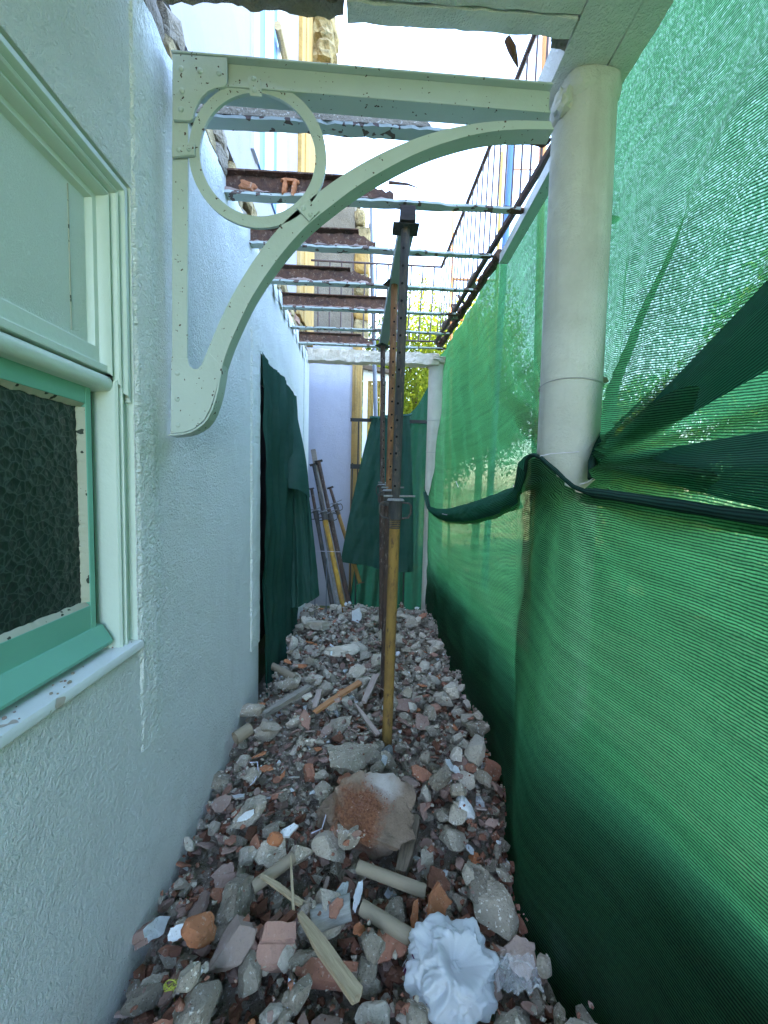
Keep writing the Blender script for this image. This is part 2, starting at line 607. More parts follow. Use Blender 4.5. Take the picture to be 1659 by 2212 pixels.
WXP = -.83          # plane of the house wall
XB = -5.0
YE = 5.18           # far end of the low wall
ZT = zrel(1.705)     # broken top of the low wall
ZU = zrel(1.91)     # foot of the upper storey

# ------------------------------------------------------------------ house wall
house = thing('house', 'white plastered house wall along the left of the passage', 'house', (0, 0, 0))
WY0, WY1, WZ0, WZ1 = .28, WX(289, 800, WXP).y, WX(297, 1381, WXP).z, WX(283, 407, WXP).z
dl = WX(559, 1100, WXP).y
dr = WX(633, 1100, WXP).y
DZ = WX(561, 765, WXP).z
TK = .24


def ragged_wall(name, y0, y1, z0, z1, m, rag=0.0):
    """a slab of wall; its top edge can be broken"""
    mb = MB()
    n = max(2, int((y1 - y0) / .035)) if rag else 2
    vs, fs = [], []
    for i in range(n):
        y = lerp(y0, y1, i / (n - 1))
        e = rag * (fbm(y * 6, 3.3, 1.2) + .7 * fbm(y * 23, 1.3, 9)) if rag else 0
        for x in (WXP, WXP - TK):
            vs += [(x, y, z0), (x, y, z1 + e)]
    for i in range(n - 1):
        a, b = 4 * i, 4 * i + 4
        fs += [(a, b, b + 1, a + 1), (a + 2, a + 3, b + 3, b + 2), (a + 1, b + 1, b + 3, a + 3), (a, a + 2, b + 2, b)]
    fs += [(0, 1, 3, 2), (4 * n - 4, 4 * n - 2, 4 * n - 1, 4 * n - 3)]
    return mb.add(vs, fs).build(name, m, house)


Y0 = -3.0
ragged_wall('wall', Y0, WY0, 0, WZ1, M['wall'])
ragged_wall('wall', WY0, WY1, 0, WZ0 - .03, M['wall'])
ragged_wall('wall', Y0, WY1, WZ1, ZT, M['wall'], .012)
ragged_wall('wall', WY1, dl, 0, ZT, M['wall'], .018)
ragged_wall('wall', dl, dr, DZ, ZT, M['wall'], .025)
ragged_wall('wall', dr, YE, 0, ZT - .02, M['wall'], .035)
# solid core behind, dark rooms between
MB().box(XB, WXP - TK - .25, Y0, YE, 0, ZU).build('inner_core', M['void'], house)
# upper storey
MB().box(XB, WXP - .012, Y0, 5.42, ZU, zrel(6.4)).build('upper_wall', M['upper'], house)
MB().box(XB, -1.2, 5.42, 6.19, 0, zrel(6.3)).build('sun_blocker', M['upper'], house)  # unseen box, added to keep sun spots off the far cloth
# exposed masonry where the terrace slab was torn out
MB().box(WXP - .24, WXP - .10, Y0, 5.2, ZT - .06, ZU).build('slab_chase', M['moss'], house)


def lumpy(name, dims, seed, m, parent, loc, rot=(0, 0, 0), sub=3, amp=.18, box=.6):
    bm = bmesh.new()
    bmesh.ops.create_icosphere(bm, subdivisions=sub, radius=1)
    for v in bm.verts:
        p = v.co
        q = Vector([math.copysign(abs(c) ** box, c) for c in p])
        q *= 1 + amp * noise.fractal(p * 1.6 + Vector((seed * 3.1, seed, 0)), 1, 2, 4)
        v.co = Vector((q.x * dims[0], q.y * dims[1], q.z * dims[2]))
    me = bpy.data.meshes.new(name)
    bm.to_mesh(me)
    bm.free()
    me.materials.append(m)
    o = bpy.data.objects.new(name, me)
    o.location, o.rotation_euler = loc, rot
    return link(o, parent)


y = 1.0
k = 0
stone_m = [M['moss'], M['grey_wall'], M['dusty_clay']]
while y < 5.1:
    L = random.uniform(.10, .24)
    for (za, zb) in ((ZT - .02, ZT + .09), (ZT + .095, ZU + .005)):
        h = (zb - za) / 2
        lumpy('masonry_stone', (.055, L / 2 * .97, h * .98), k, random.choice(stone_m[:2] if random.random() < .85 else stone_m), house,
              (WXP - .055 + random.uniform(-.02, .02), y + L / 2 + random.uniform(-.02, .02), (za + zb) / 2), (0, random.uniform(-.1, .1), 0), 2, .3, .6)
        k += 1
    y += L
# loose plaster tongues along the torn edge near the far end
for i in range(9):
    yy = 3.3 + i * .2
    mb = MB()
    a = Vector((WXP + .004, yy, ZT + random.uniform(-.04, .0)))
    mb.prism([a, a + Vector((.004, .10, .015)), a + Vector((.012, .12, -.07 - random.random() * .06)), a + Vector((.01, .03, -.09 - random.random() * .05))], (.006, 0, 0)).build('peeling_plaster', M['wall'], house)

# raised plaster bands beside the window and round the door


def band(y0, y1, z0, z1, t=.006, soft=.05):
    mb = MB()
    nz = 60
    def fn(i, j):
        z = lerp(z0, z1, i)
        prof = [(y0, 0), (y0 + .012, t), (y1 - soft, t), (y1, 0.0005)]
        yy, tt = prof[int(round(j * 3))]
        w = .0035 * fbm(z * 14, yy * 3, 4)
        return (WXP + tt + (.003 * fbm(z * 20, yy * 20) if tt > .002 else 0), yy + w, z)
    mb.grid(fn, nz, 3)
    mb.add([(WXP, y0, z0), (WXP + t, y0 + .012, z0), (WXP + t, y1 - soft, z0), (WXP + .0005, y1, z0)], [(0, 1, 2, 3)])
    return mb.build('plaster_band', M['wall_rough'], house)


band(WY1 + .005, WX(352, 1590, WXP).y, WX(305, 1627, WXP).z, ZT - .05)
db0 = WX(540, 1400, WXP).y
band(db0, dl - .002, WX(545, 1402, WXP).z, DZ + .11, .012, .004)
mb = MB().box(WXP - .01, WXP + .011, dl, dr + .1, DZ + .003, DZ + .11)
mb.build('plaster_band', M['wall_rough'], house, bevel=.003)
band(dr, dr + .1, 1.0, DZ, .012, .01)
# corner pilaster roughness at the far end
MB().box(WXP - TK - .02, WXP + .015, YE - .33, YE + .012, 0, ZT - .12).build('corner_pilaster', M['wall_rough'], house, bevel=.006)

# upper storey window with blue strips
uy = [WX(p, 300, WXP).y for p in (545, 557, 571, 577, 585, 590, 597, 612, 640)]
uz0, uz1 = zrel(2.25), zrel(5.2)
win = MB().box(WXP - .02, WXP + .012, uy[0], uy[1], uz0, uz1).build('upper_window', M['lavender'], house)
MB().box(WXP - .02, WXP + .003, uy[1], uy[2], uz0 + .02, uz1 - .02).build('pane', M['blue'], win)
MB().box(WXP - .02, WXP + .02, uy[2], uy[4], uz0, uz1).build('mullion', M['white_wood'], win)
MB().box(WXP - .02, WXP + .003, uy[5] - .02, uy[6], uz0 + .02, uz1 - .02).build('pane', M['blue'], win)
MB().box(WXP - .02, WXP + .028, uy[6], uy[7], uz0, uz1).build('window_jamb', M['white_wood'], win)
MB().tube([WX(600, 55, WXP + .05), WX(622, 150, WXP + .05)], .03, 8).build('awning_roll', M['wood_pale'], win)
MB().tube([WX(613, 5, WXP + .02), WX(616, 120, WXP + .02), WX(612, 240, WXP + .02), WX(616, 420, WXP + .02)], .004, 5).build('wall_cable', M['grey_pipe'], house)
# yellow corner pilaster of the upper storey and its mossy cornice
py0, py1 = WX(643, 600, WXP).y, 5.42
MB().box(WXP - .2, WXP + .03, py0, py1 + .02, ZU - .02, zrel(6.0)).build('yellow_pilaster', M['yellow'], house, bevel=.008)
MB().box(WXP - .2, WXP + .045, py0 + .2, py0 + .34, ZU - .02, zrel(6.0)).build('pilaster_moulding', M['yellow'], house, bevel=.008)
for i in range(7):
    z = zrel(5.05) + i * .28
    lumpy('cornice_stone', (.16, .3, .16), 40 + i, M['moss'], house, (WXP + .10 + .02 * (i % 2), 5.35, z), (0, 0, random.uniform(-.2, .2)), 3, .3, .7)

# ---- the window
win = thing('sash_window', 'tall mint and emerald framed window with dark pebbled glass in the left wall', 'window', (WXP, (WY0 + WY1) / 2, WZ0))


def at(parent, o):
    if o.parent is not parent: return o      # a sub-part already follows its part
    o.matrix_parent_inverse = Matrix.Translation(-Vector(parent.location))
    return o


def ring(name, y0, y1, z0, z1, prof, m, parent, sides=(1, 1, 1, 1)):
    """mitred moulding round a rectangle; prof = (inset, x)"""
    mb = MB()
    vs = []
    for ins, x in prof:
        vs += [(x, y0 + ins, z0 + ins), (x, y1 - ins, z0 + ins), (x, y1 - ins, z1 - ins), (x, y0 + ins, z1 - ins)]
    fs = []
    for i in range(len(prof) - 1):
        for k in range(4):
            if sides[k]:
                fs.append((4 * i + k, 4 * i + (k + 1) % 4, 4 * i + 4 + (k + 1) % 4, 4 * i + 4 + k))
    mb.add(vs, fs)
    return at(win, mb.build(name, m, parent, fix=False, smooth=True))


def curve_prof(pts, n=4):
    return pts


X = WXP
ZTR1 = WX(187, 735, X - .045).z       # bottom of the upper panel
ZTR0 = WX(244, 850, X - .03).z        # underside of the transom bead
# outer frame, upper half proud (stops just under the transom like the photograph)
outer = [(0, X - .002), (.001, X - .022), (.012, X - .026), (.013, X - .004), (.030, X - .002), (.034, X - .006), (.040, X - .022), (.046, X - .025),
         (.049, X - .012), (.055, X - .008), (.061, X - .012), (.066, X - .030), (.072, X - .026), (.082, X - .020), (.090, X - .026), (.098, X - .05)]
ring('frame_moulding', WY0, WY1, ZTR0 - .03, WZ1, outer, M['window_paint'], win, (0, 1, 1, 1))
inner = [(0, X - .002), (.001, X - .028), (.030, X - .03), (.034, X - .015), (.046, X - .012), (.050, X - .028), (.056, X - .018), (.066, X - .014), (.074, X - .02), (.080, X - .05), (.082, X - .09)]
inner[0], inner[1] = (.0006, X - .0035), (.0016, X - .028)
ring('frame_moulding', WY0, WY1, WZ0 - .08, ZTR0 + .11, inner, M['window_paint'], win, (0, 1, 0, 1))
# upper panel with its bead
pr = [(.098, X - .05), (.112, X - .052), (.118, X - .066), (.124, X - .07)]
ring('panel_bead', WY0, WY1, ZTR1 - .098 - .02, WZ1, pr, M['window_paint'], win, (1, 1, 1, 1))
at(win, MB().box(X - .09, X - .069, WY0 + .1, WY1 - .11, ZTR1 - .02, WZ1 - .1).build('upper_panel', M['panel'], win))
at(win, MB().box(X - .069, X - .067, WY1 - .19, WY1 - .187, ZTR1 + .02, WZ1 - .13).build('panel_seam', M['putty'], win))
# transom
tr = at(win, MB().box(X - .09, X - .050, WY0 + .07, WY1 - .092, ZTR0 + .085, ZTR1).build('transom', M['window_paint'], win, bevel=.004))
at(win, MB().box(X - .09, X - .030, WY0 + .06, WY1 - .068, ZTR0 + .060, ZTR0 + .084).build('transom_fillet', M['window_paint'], win, bevel=.004))
mb = MB()
arc = []
for i in range(9):
    a = -math.pi / 2 + math.pi * i / 8
    arc.append(Vector((X - .040 + .016 * math.cos(a), 0, ZTR0 + .028 + .024 * math.sin(a))))
arc.append(Vector((X - .09, 0, ZTR0 + .056)))
arc.append(Vector((X - .09, 0, ZTR0)))
mb.prism([p + Vector((0, WY0 + .07, 0)) for p in arc], (0, WY1 - .078 - WY0 - .07, 0))
at(win, mb.build('transom_bead', M['window_paint'], win, smooth=True))
# sash
SX = X - .065
sy1 = WX(200, 1000, SX).y
sz1 = ZTR0 + .03
sz0 = WX(194, 1363, SX).z
gy1 = WX(174, 1000, SX - .012).y
gz1 = WX(171, 878, SX - .012).z
gz0 = WX(177, 1304, SX - .012).z
sash = at(win, MB().box(SX - .04, SX, gy1 + .012, sy1, sz0, sz1).build('sash', M['sash_paint'], win, bevel=.003))
at(win, MB().box(SX - .041, SX - .001, WY0 + .05, gy1 + .012, gz1 + .012, sz1).build('sash_rail', M['sash_paint'], sash, bevel=.003))
at(win, MB().box(SX - .041, SX - .001, WY0 + .05, gy1 + .012, sz0, gz0 - .012).build('sash_rail', M['sash_paint'], sash, bevel=.003))
at(win, MB().box(SX - .030, SX - .022, WY0 + .05, gy1 + .012, gz0 - .012, gz1 + .012).build('glass_pane', M['glass'], sash))
# putty: ragged triangular fillets
for (a, b, ax) in (((gy1 + .012, gz0), (gy1 + .012, gz1), 0), ((WY0 + .05, gz1 + .012), (gy1 + .01, gz1 + .012), 1), ((WY0 + .05, gz0 - .012), (gy1 + .01, gz0 - .012), 2)):
    mb = MB()
    n = 70
    vs, fs = [], []
    for i in range(n):
        t = i / (n - 1)
        yy, zz = lerp(a[0], b[0], t), lerp(a[1], b[1], t)
        w = .013 + .004 * fbm(t * 30, ax * 5, 2) + .003 * fbm(t * 90, ax)
        if ax == 0: q = (yy - w, zz)
        elif ax == 1: q = (yy, zz - w)
        else: q = (yy, zz + w)
        vs += [(SX - .003, yy, zz), (SX - .018, *q), (SX - .0235, *q)]
    for i in range(n - 1):
        fs += [(3 * i, 3 * i + 3, 3 * i + 4, 3 * i + 1), (3 * i + 1, 3 * i + 4, 3 * i + 5, 3 * i + 2)]
    at(win, mb.add(vs, fs).build('putty', M['putty'], sash))
# drip board
mb = MB()
dy1 = sy1 + .02
mb.prism([(SX - .03, WY0 + .05, sz0 + .012), (SX + .006, WY0 + .05, sz0 + .004), (SX + .040, WY0 + .05, sz0 - .050), (SX + .036, WY0 + .05, sz0 - .062), (SX - .03, WY0 + .05, sz0 - .062)], (0, dy1 - WY0 - .05, 0))
at(win, mb.build('drip_board', M['sash_paint'], sash, bevel=.002))
# dark gap behind the sash edge
at(win, MB().box(X - .2, X - .11, WY0, WY1, WZ0 - .02, WZ1).build('dark_backing', M['void'], win))
# sill
mb = MB()
n = 50
pts = [(X - .12, .004), (X - .02, -.002), (X + .010, -.008), (X + .015, -.018), (X + .013, -.036), (X + .004, -.044), (X - .12, -.055)]
vs, fs = [], []
ys = [lerp(WY0 - .1, WY1 + .006, i / (n - 1)) for i in range(n)]
for yy in ys:
    for j, (x, z) in enumerate(pts):
        e = .0025 * fbm(yy * 30, j * 7) if 1 < j < 6 else 0
        vs.append((x + e, yy, WZ0 + z + e))
m_ = len(pts)
for i in range(n - 1):
    for j in range(m_):
        fs.append((i * m_ + j, i * m_ + (j + 1) % m_, (i + 1) * m_ + (j + 1) % m_, (i + 1) * m_ + j))
fs += [tuple(range(m_))[::-1], tuple((n - 1) * m_ + j for j in range(m_))]
at(win, mb.add(vs, fs).build('sill', M['sill'], win, smooth=True))
for i in range(26):
    yy = random.uniform(.75, WY1 - .03)
    at(win, lumpy('sill_crumb', (.003 * random.uniform(.5, 1.6),) * 3, i, random.choice([M['dusty_clay'], M['concrete']]), win, (X - .025 + random.uniform(-.02, .035), yy, WZ0 + .001), (0, 0, 0), 1))

# ------------------------------------------------------------------ terrace slab left above the camera
SZ = zrel(1.70)
slab = thing('terrace_slab', 'remaining cracked concrete terrace slab overhead at the near end', 'slab', (0, 0, SZ))


def rough_box(name, x0, x1, y0, y1, z0, z1, m, parent, nx=40, ny=6, nz=3, amp=.006, edge=.012, seed=0):
    bm = bmesh.new()
    bmesh.ops.create_cube(bm, size=1)
    me = bpy.data.meshes.new(name)
    # lattice-like subdivided box
    vs, fs, idx = [], [], {}
    def vid(i, j, k):
        if (i, j, k) not in idx:
            idx[(i, j, k)] = len(vs)
            x, y, z = lerp(x0, x1, i / nx), lerp(y0, y1, j / ny), lerp(z0, z1, k / nz)
            e = Vector((noise.fractal(Vector((x * 9 + seed, y * 9, z * 9)), 1, 2, 4), noise.fractal(Vector((x * 9, y * 9 + 5 + seed, z * 9)), 1, 2, 5), noise.fractal(Vector((x * 9, y * 9, z * 9 + 9 + seed)), 1, 2, 4)))
            onedge = ((i in (0, nx)) + (j in (0, ny)) + (k in (0, nz))) > 1
            a = edge if onedge else amp
            vs.append((x + e.x * a, y + e.y * a, z + e.z * a))
        return idx[(i, j, k)]
    for i in range(nx):
        for j in range(ny):
            for k in (0, nz):
                fs.append((vid(i, j, k), vid(i + 1, j, k), vid(i + 1, j + 1, k), vid(i, j + 1, k)))
    for i in range(nx):
        for k in range(nz):
            for j in (0, ny):
                fs.append((vid(i, j, k), vid(i + 1, j, k), vid(i + 1, j, k + 1), vid(i, j, k + 1)))
    for j in range(ny):
        for k in range(nz):
            for i in (0, nx):
                fs.append((vid(i, j, k), vid(i, j + 1, k), vid(i, j + 1, k + 1), vid(i, j, k + 1)))
    bm.free()
    mb = MB()
    mb.add(vs, fs)
    return mb.build(name, m, parent)


def inslab(o): return at(slab, o)


inslab(rough_box('soffit', X + .002, .720, -1.1, 1.455, SZ, SZ + .16, M['soffit'], slab, 60, 40, 3, .002, .006))
inslab(rough_box('edge_beam', .916, 1.017, -1.1, 1.86, SZ - .004, SZ + .18, M['soffit'], slab, 4, 60, 3, .003, .006, 3))
inslab(rough_box('broken_edge', X + .004, -.12, 1.464, 1.515, SZ + .006, SZ + .14, M['grey_wall'], slab, 40, 3, 3, .012, .02, 5))
inslab(rough_box('broken_edge', -.115, .715, 1.462, 1.525, SZ - .006, SZ + .14, M['soffit'], slab, 50, 3, 3, .002, .006, 8))
inslab(rough_box('broken_edge', .66, .74, 1.50, 1.58, SZ + .02, SZ + .13, M['grey_wall'], slab, 12, 6, 3, .012, .02, 12))
inslab(rough_box('soffit', .723, .911, -1.1, 1.85, SZ - .002, SZ + .15, M['soffit'], slab, 8, 50, 3, .002, .004, 2))
# bent strip hanging from the edge
mb = MB()
a, b_, c_ = W(1096, 84, 1.55), W(1106, 105, 1.55), W(1119, 146, 1.55)
mb.tube([a, b_, lerp(b_, c_, .6), c_], [.013, .016, .009, .002], 6)
tag(mb.build('hanging_strip', M['rust']), 'dark torn strip hanging from the slab edge against the sky', 'strip')

# ------------------------------------------------------------------ iron bracket
BD = 1.62
br = thing('iron_bracket', 'riveted grey green iron bracket with ring and sweeping arch rib', 'bracket', W(388, 950, BD))


def inb(o): return at(br, o)


def flat(pts, thick, d=BD):       # front outline by pixel -> plate of thickness
    return MB().prism([W(x, y, d) for x, y in pts], (0, thick, 0))


inb(flat([(372, 118), (407, 118), (404, 780), (404, 800), (371, 800)], .012, BD + .004).build('upright', M['steel_paint'], br, bevel=.002))
# foot plate with U notch
notch = [(405, 775), (409, 790), (418, 797), (426, 797), (435, 788), (440, 777)]
foot = [(370, 772)] + notch + [(467, 722), (486, 734)]
# arch lines (front face upper and lower edge)
A_up = [(440, 777), (452, 748), (472, 700), (500, 642), (535, 582), (575, 525), (620, 474), (670, 430), (730, 385), (800, 343), (880, 306), (960, 280), (1040, 265), (1110, 260), (1190, 262)]
A_lo = [(478, 790), (492, 748), (512, 702), (540, 645), (575, 590), (615, 537), (660, 488), (712, 445), (770, 402), (835, 363), (905, 328), (975, 303), (1045, 286), (1115, 279), (1195, 279)]


def resample(pts, n):
    fx = table([(i, p[0]) for i, p in enumerate(pts)])
    fy = table([(i, p[1]) for i, p in enumerate(pts)])
    m = len(pts) - 1
    return [(fx(m * i / (n - 1)), fy(m * i / (n - 1))) for i in range(n)]


U, L = resample(A_up, 60), resample(A_lo, 60)


def strip_solid(U, L, d, th):
    mb = MB()
    vs, fs = [], []
    n = len(U)
    for (a, b) in zip(U, L):
        p, q = W(*a, d), W(*b, d)
        vs += [p, q, p + Vector((0, th, 0)), q + Vector((0, th, 0))]
    for i in range(n - 1):
        a, b = 4 * i, 4 * i + 4
        fs += [(a, b, b + 1, a + 1), (a + 2, a + 3, b + 3, b + 2), (a, a + 2, b + 2, b), (a + 1, b + 1, b + 3, a + 3)]
    fs += [(0, 1, 3, 2), (4 * n - 4, 4 * n - 2, 4 * n - 1, 4 * n - 3)]
    return mb.add(vs, fs)


inb(strip_solid(U, L, BD, .012).build('arch_web', M['steel_paint'], br))
# foot plate
foot = [(370, 772)] + notch + [(452, 762), (478, 790), (468, 838), (455, 880), (440, 908), (418, 926), (395, 934), (368, 936)]
inb(flat(foot, .012, BD - .001).build('foot_plate', M['steel_paint'], br, bevel=.0015))
# bottom flange of the arch, a bent strip going back in depth
FL = [(366, 938), (395, 936), (420, 928), (443, 910), (458, 882), (470, 840)] + L[0:]
FL = resample(FL, 120)
mb = MB()
vs, fs = [], []
for i, p in enumerate(FL):
    a = FL[max(i - 1, 0)]
    b = FL[min(i + 1, len(FL) - 1)]
    P = W(*p, BD)
    t = (W(*b, BD) - W(*a, BD)).normalized()
    nrm = Vector((t.z, 0, -t.x)) * .006
    for yy in (-.006, .062):
        vs += [P + Vector((0, yy, 0)), P + nrm + Vector((0, yy, 0))]
for i in range(len(FL) - 1):
    a, b = 4 * i, 4 * i + 4
    fs += [(a, b, b + 1, a + 1), (a + 2, a + 3, b + 3, b + 2), (a, a + 2, b + 2, b), (a + 1, b + 1, b + 3, a + 3)]
fs += [(0, 1, 3, 2), (4 * len(FL) - 4, 4 * len(FL) - 2, 4 * len(FL) - 1, 4 * len(FL) - 3)]
inb(mb.add(vs, fs).build('arch_flange', M['steel_paint'], br))
# gusset
gus = [(373, 116), (490, 124), (490, 180), (484, 187), (466, 189), (448, 197), (433, 212), (422, 232), (415, 255), (410, 260), (374, 258)]
inb(flat(gus, .012, BD - .010).build('gusset_plate', M['steel_paint'], br, bevel=.0015))
gp = br
for (x, y) in [(391, 148), (432, 153), (473, 158), (393, 196), (391, 236)]:
    p = W(x, y, BD - .011)
    inb(lumpy('rivet', (.011, .006, .011), 1, M['steel_paint'], br, p, (0, 0, 0), 2, .03, 1))
for (x, y) in [(383, 806), (383, 862), (384, 918)]:
    p = W(x, y, BD - .001)
    inb(lumpy('rivet', (.011, .006, .011), 1, M['steel_paint'], br, p, (0, 0, 0), 2, .03, 1))
# ring
rc = W(557, 335, BD)
ro = (W(705, 335, BD) - rc).x
mb = MB()
n = 96
vs, fs = [], []
for i in range(n):
    a = 2 * math.pi * i / n
    for (r_, yy) in ((ro, 0), (ro - .043, 0), (ro - .043, .012), (ro, .012)):
        vs.append(rc + Vector((r_ * math.cos(a), yy, r_ * math.sin(a) * 1.02)))
for i in range(n):
    for k in range(4):
        fs.append((4 * i + k, 4 * i + (k + 1) % 4, 4 * ((i + 1) % n) + (k + 1) % 4, 4 * ((i + 1) % n) + k))
inb(mb.add(vs, fs).build('ring', M['steel_paint'], br))
# clips
for (poly, rv) in (([(535, 165), (561, 168), (566, 208), (540, 206)], [(548, 170), (549, 195)]),
                   ([(371, 312), (420, 308), (420, 334), (371, 338)], [(386, 324), (408, 322)]),
                   ([(640, 448), (664, 425), (690, 455), (668, 478)], [(655, 450), (670, 463)])):
    cl = inb(flat(poly, .012, BD - .013).build('clip', M['steel_paint'], br, bevel=.002))
    for (x, y) in rv:
        inb(lumpy('rivet', (.010, .006, .010), 2, M['steel_paint'], cl, W(x, y, BD - .013), (0, 0, 0), 2, .03, 1))
# top beam of the bracket: a channel
T0, T1 = W(372, 114, BD), W(1192, 184, BD)
Bt0, Bt1 = W(372, 160, BD), W(1192, 222, BD)
mb = MB()
prof = [(0, 0), (0, 1)]


def beam(name, pl, pr_, hl, y0, y1, m):
    mb = MB()
    vs = [pl, pr_, pr_ - Vector((0, 0, hl)), pl - Vector((0, 0, hl))]
    vs = [Vector((v.x, y0, v.z)) for v in vs] + [Vector((v.x, y1, v.z)) for v in vs]
    mb.add(vs, [(0, 1, 2, 3), (7, 6, 5, 4), (0, 4, 5, 1), (1, 5, 6, 2), (2, 6, 7, 3), (3, 7, 4, 0)])
    return inb(mb.build(name, m, br, bevel=.003))


beam('top_beam_web', T0 - Vector((0, 0, .008)), T1 - Vector((0, 0, .008)), .098, BD + .014, BD + .022, M['steel_paint'])
beam('top_beam_flange', T0, T1, .008, BD - .012, BD + .06, M['steel_paint'])
beam('top_beam_flange', T0 - Vector((0, 0, .1)), T1 - Vector((0, 0, .1)), .009, BD - .006, BD + .075, M['steel_paint'])

# ------------------------------------------------------------------ columns


def column(name, label, px, pyb, x, yd, r, z1, group):
    t = thing(name, label, 'column', (x, yd, 0), group)
    mb = MB()
    nz, na = 60, 40
    def fn(i, j):
        z = z1 * i
        a = 2 * math.pi * j
        rr = r * (1.03 - .05 * i) * (1 + .012 * fbm(math.cos(a) * 2, math.sin(a) * 2, z * 2))
        return (rr * math.cos(a), rr * math.sin(a), z)
    mb.grid(fn, nz, na)
    mb.build('shaft', M['column'], t, smooth=True, fix=False)
    return t


CR = .128
cxy = W(1229, 900, 1.72)
ctop = W(1258, 300, 1.72)
lean1 = (ctop.x - cxy.x) / (ctop.z - cxy.z)
col1 = column('plaster_column', 'near round plastered column rising to the terrace slab', 0, 0, cxy.x - lean1 * cxy.z, 1.72, CR, SZ - .02, 'round columns')
col1.rotation_euler = (0, math.atan(lean1), 0)
# flared, rough head merging with the slab
lumpy('column_head', (.120, .122, .07), 3, M['column'], col1, (-.004, -.004, SZ - .05), (0, 0, 0), 4, .05, .6)
lumpy('mortar_lump', (.03, .05, .05), 8, M['column'], col1, (-.118, -.05, SZ - .10), (0, 0, 0), 3, .4, .8)
for zz in (WX(1170, 842, cxy.x - .1).z,):
    MB().tube([(CR * 1.03 * math.cos(a), CR * 1.03 * math.sin(a), zz + .006 * math.sin(a * 2)) for a in [2 * math.pi * i / 40 for i in range(40)]], .0022, 5, True).build('tie_wire', M['wire'], col1)
lumpy('steel_stub', (.05, .02, .012), 4, M['rust'], col1, (.15, .04, WX(1320, 466, 1.04).z), (0, 0, 0), 2, .4, .6)
lumpy('wire_knot', (.022, .014, .012), 6, M['card'], col1, (.125, -.03, WX(1290, 838, 1.07).z), (0, .3, 0), 2, .4, .6)
c2 = W(943, 900, 5.32)
col2 = column('plaster_column', 'far round plastered column at the end of the passage', 0, 0, c2.x, 5.32, CR, zrel(1.66), 'round columns')
lumpy('broken_head', (.15, .15, .05), 5, M['concrete_pale'], col2, (.05, 0, zrel(1.70)), (0, 0, 0), 3, .5, .6)
for (pl, zz) in ((928, 905), (925, 975)):
    z_ = W(930, zz, 5.2).z
    MB().tube([(CR * 1.04 * math.cos(a), CR * 1.04 * math.sin(a), z_ + .015 * math.sin(a)) for a in [2 * math.pi * i / 30 for i in range(30)]], .003, 5, True).build('tie_wire', M['wire'], col2)

pw = thing('garden_parapet', 'low plastered parapet wall behind the foot of the green net', 'wall', (1.05, 1, 0))
rough_box('parapet_body', -.03, .12, -4, 4.45, 0, .90, M['moss'], pw, 3, 60, 8, .004, .006, 3)
rough_box('coping', -.05, .14, -4.02, 4.47, .903, .95, M['moss'], pw, 3, 60, 2, .004, .006, 6)

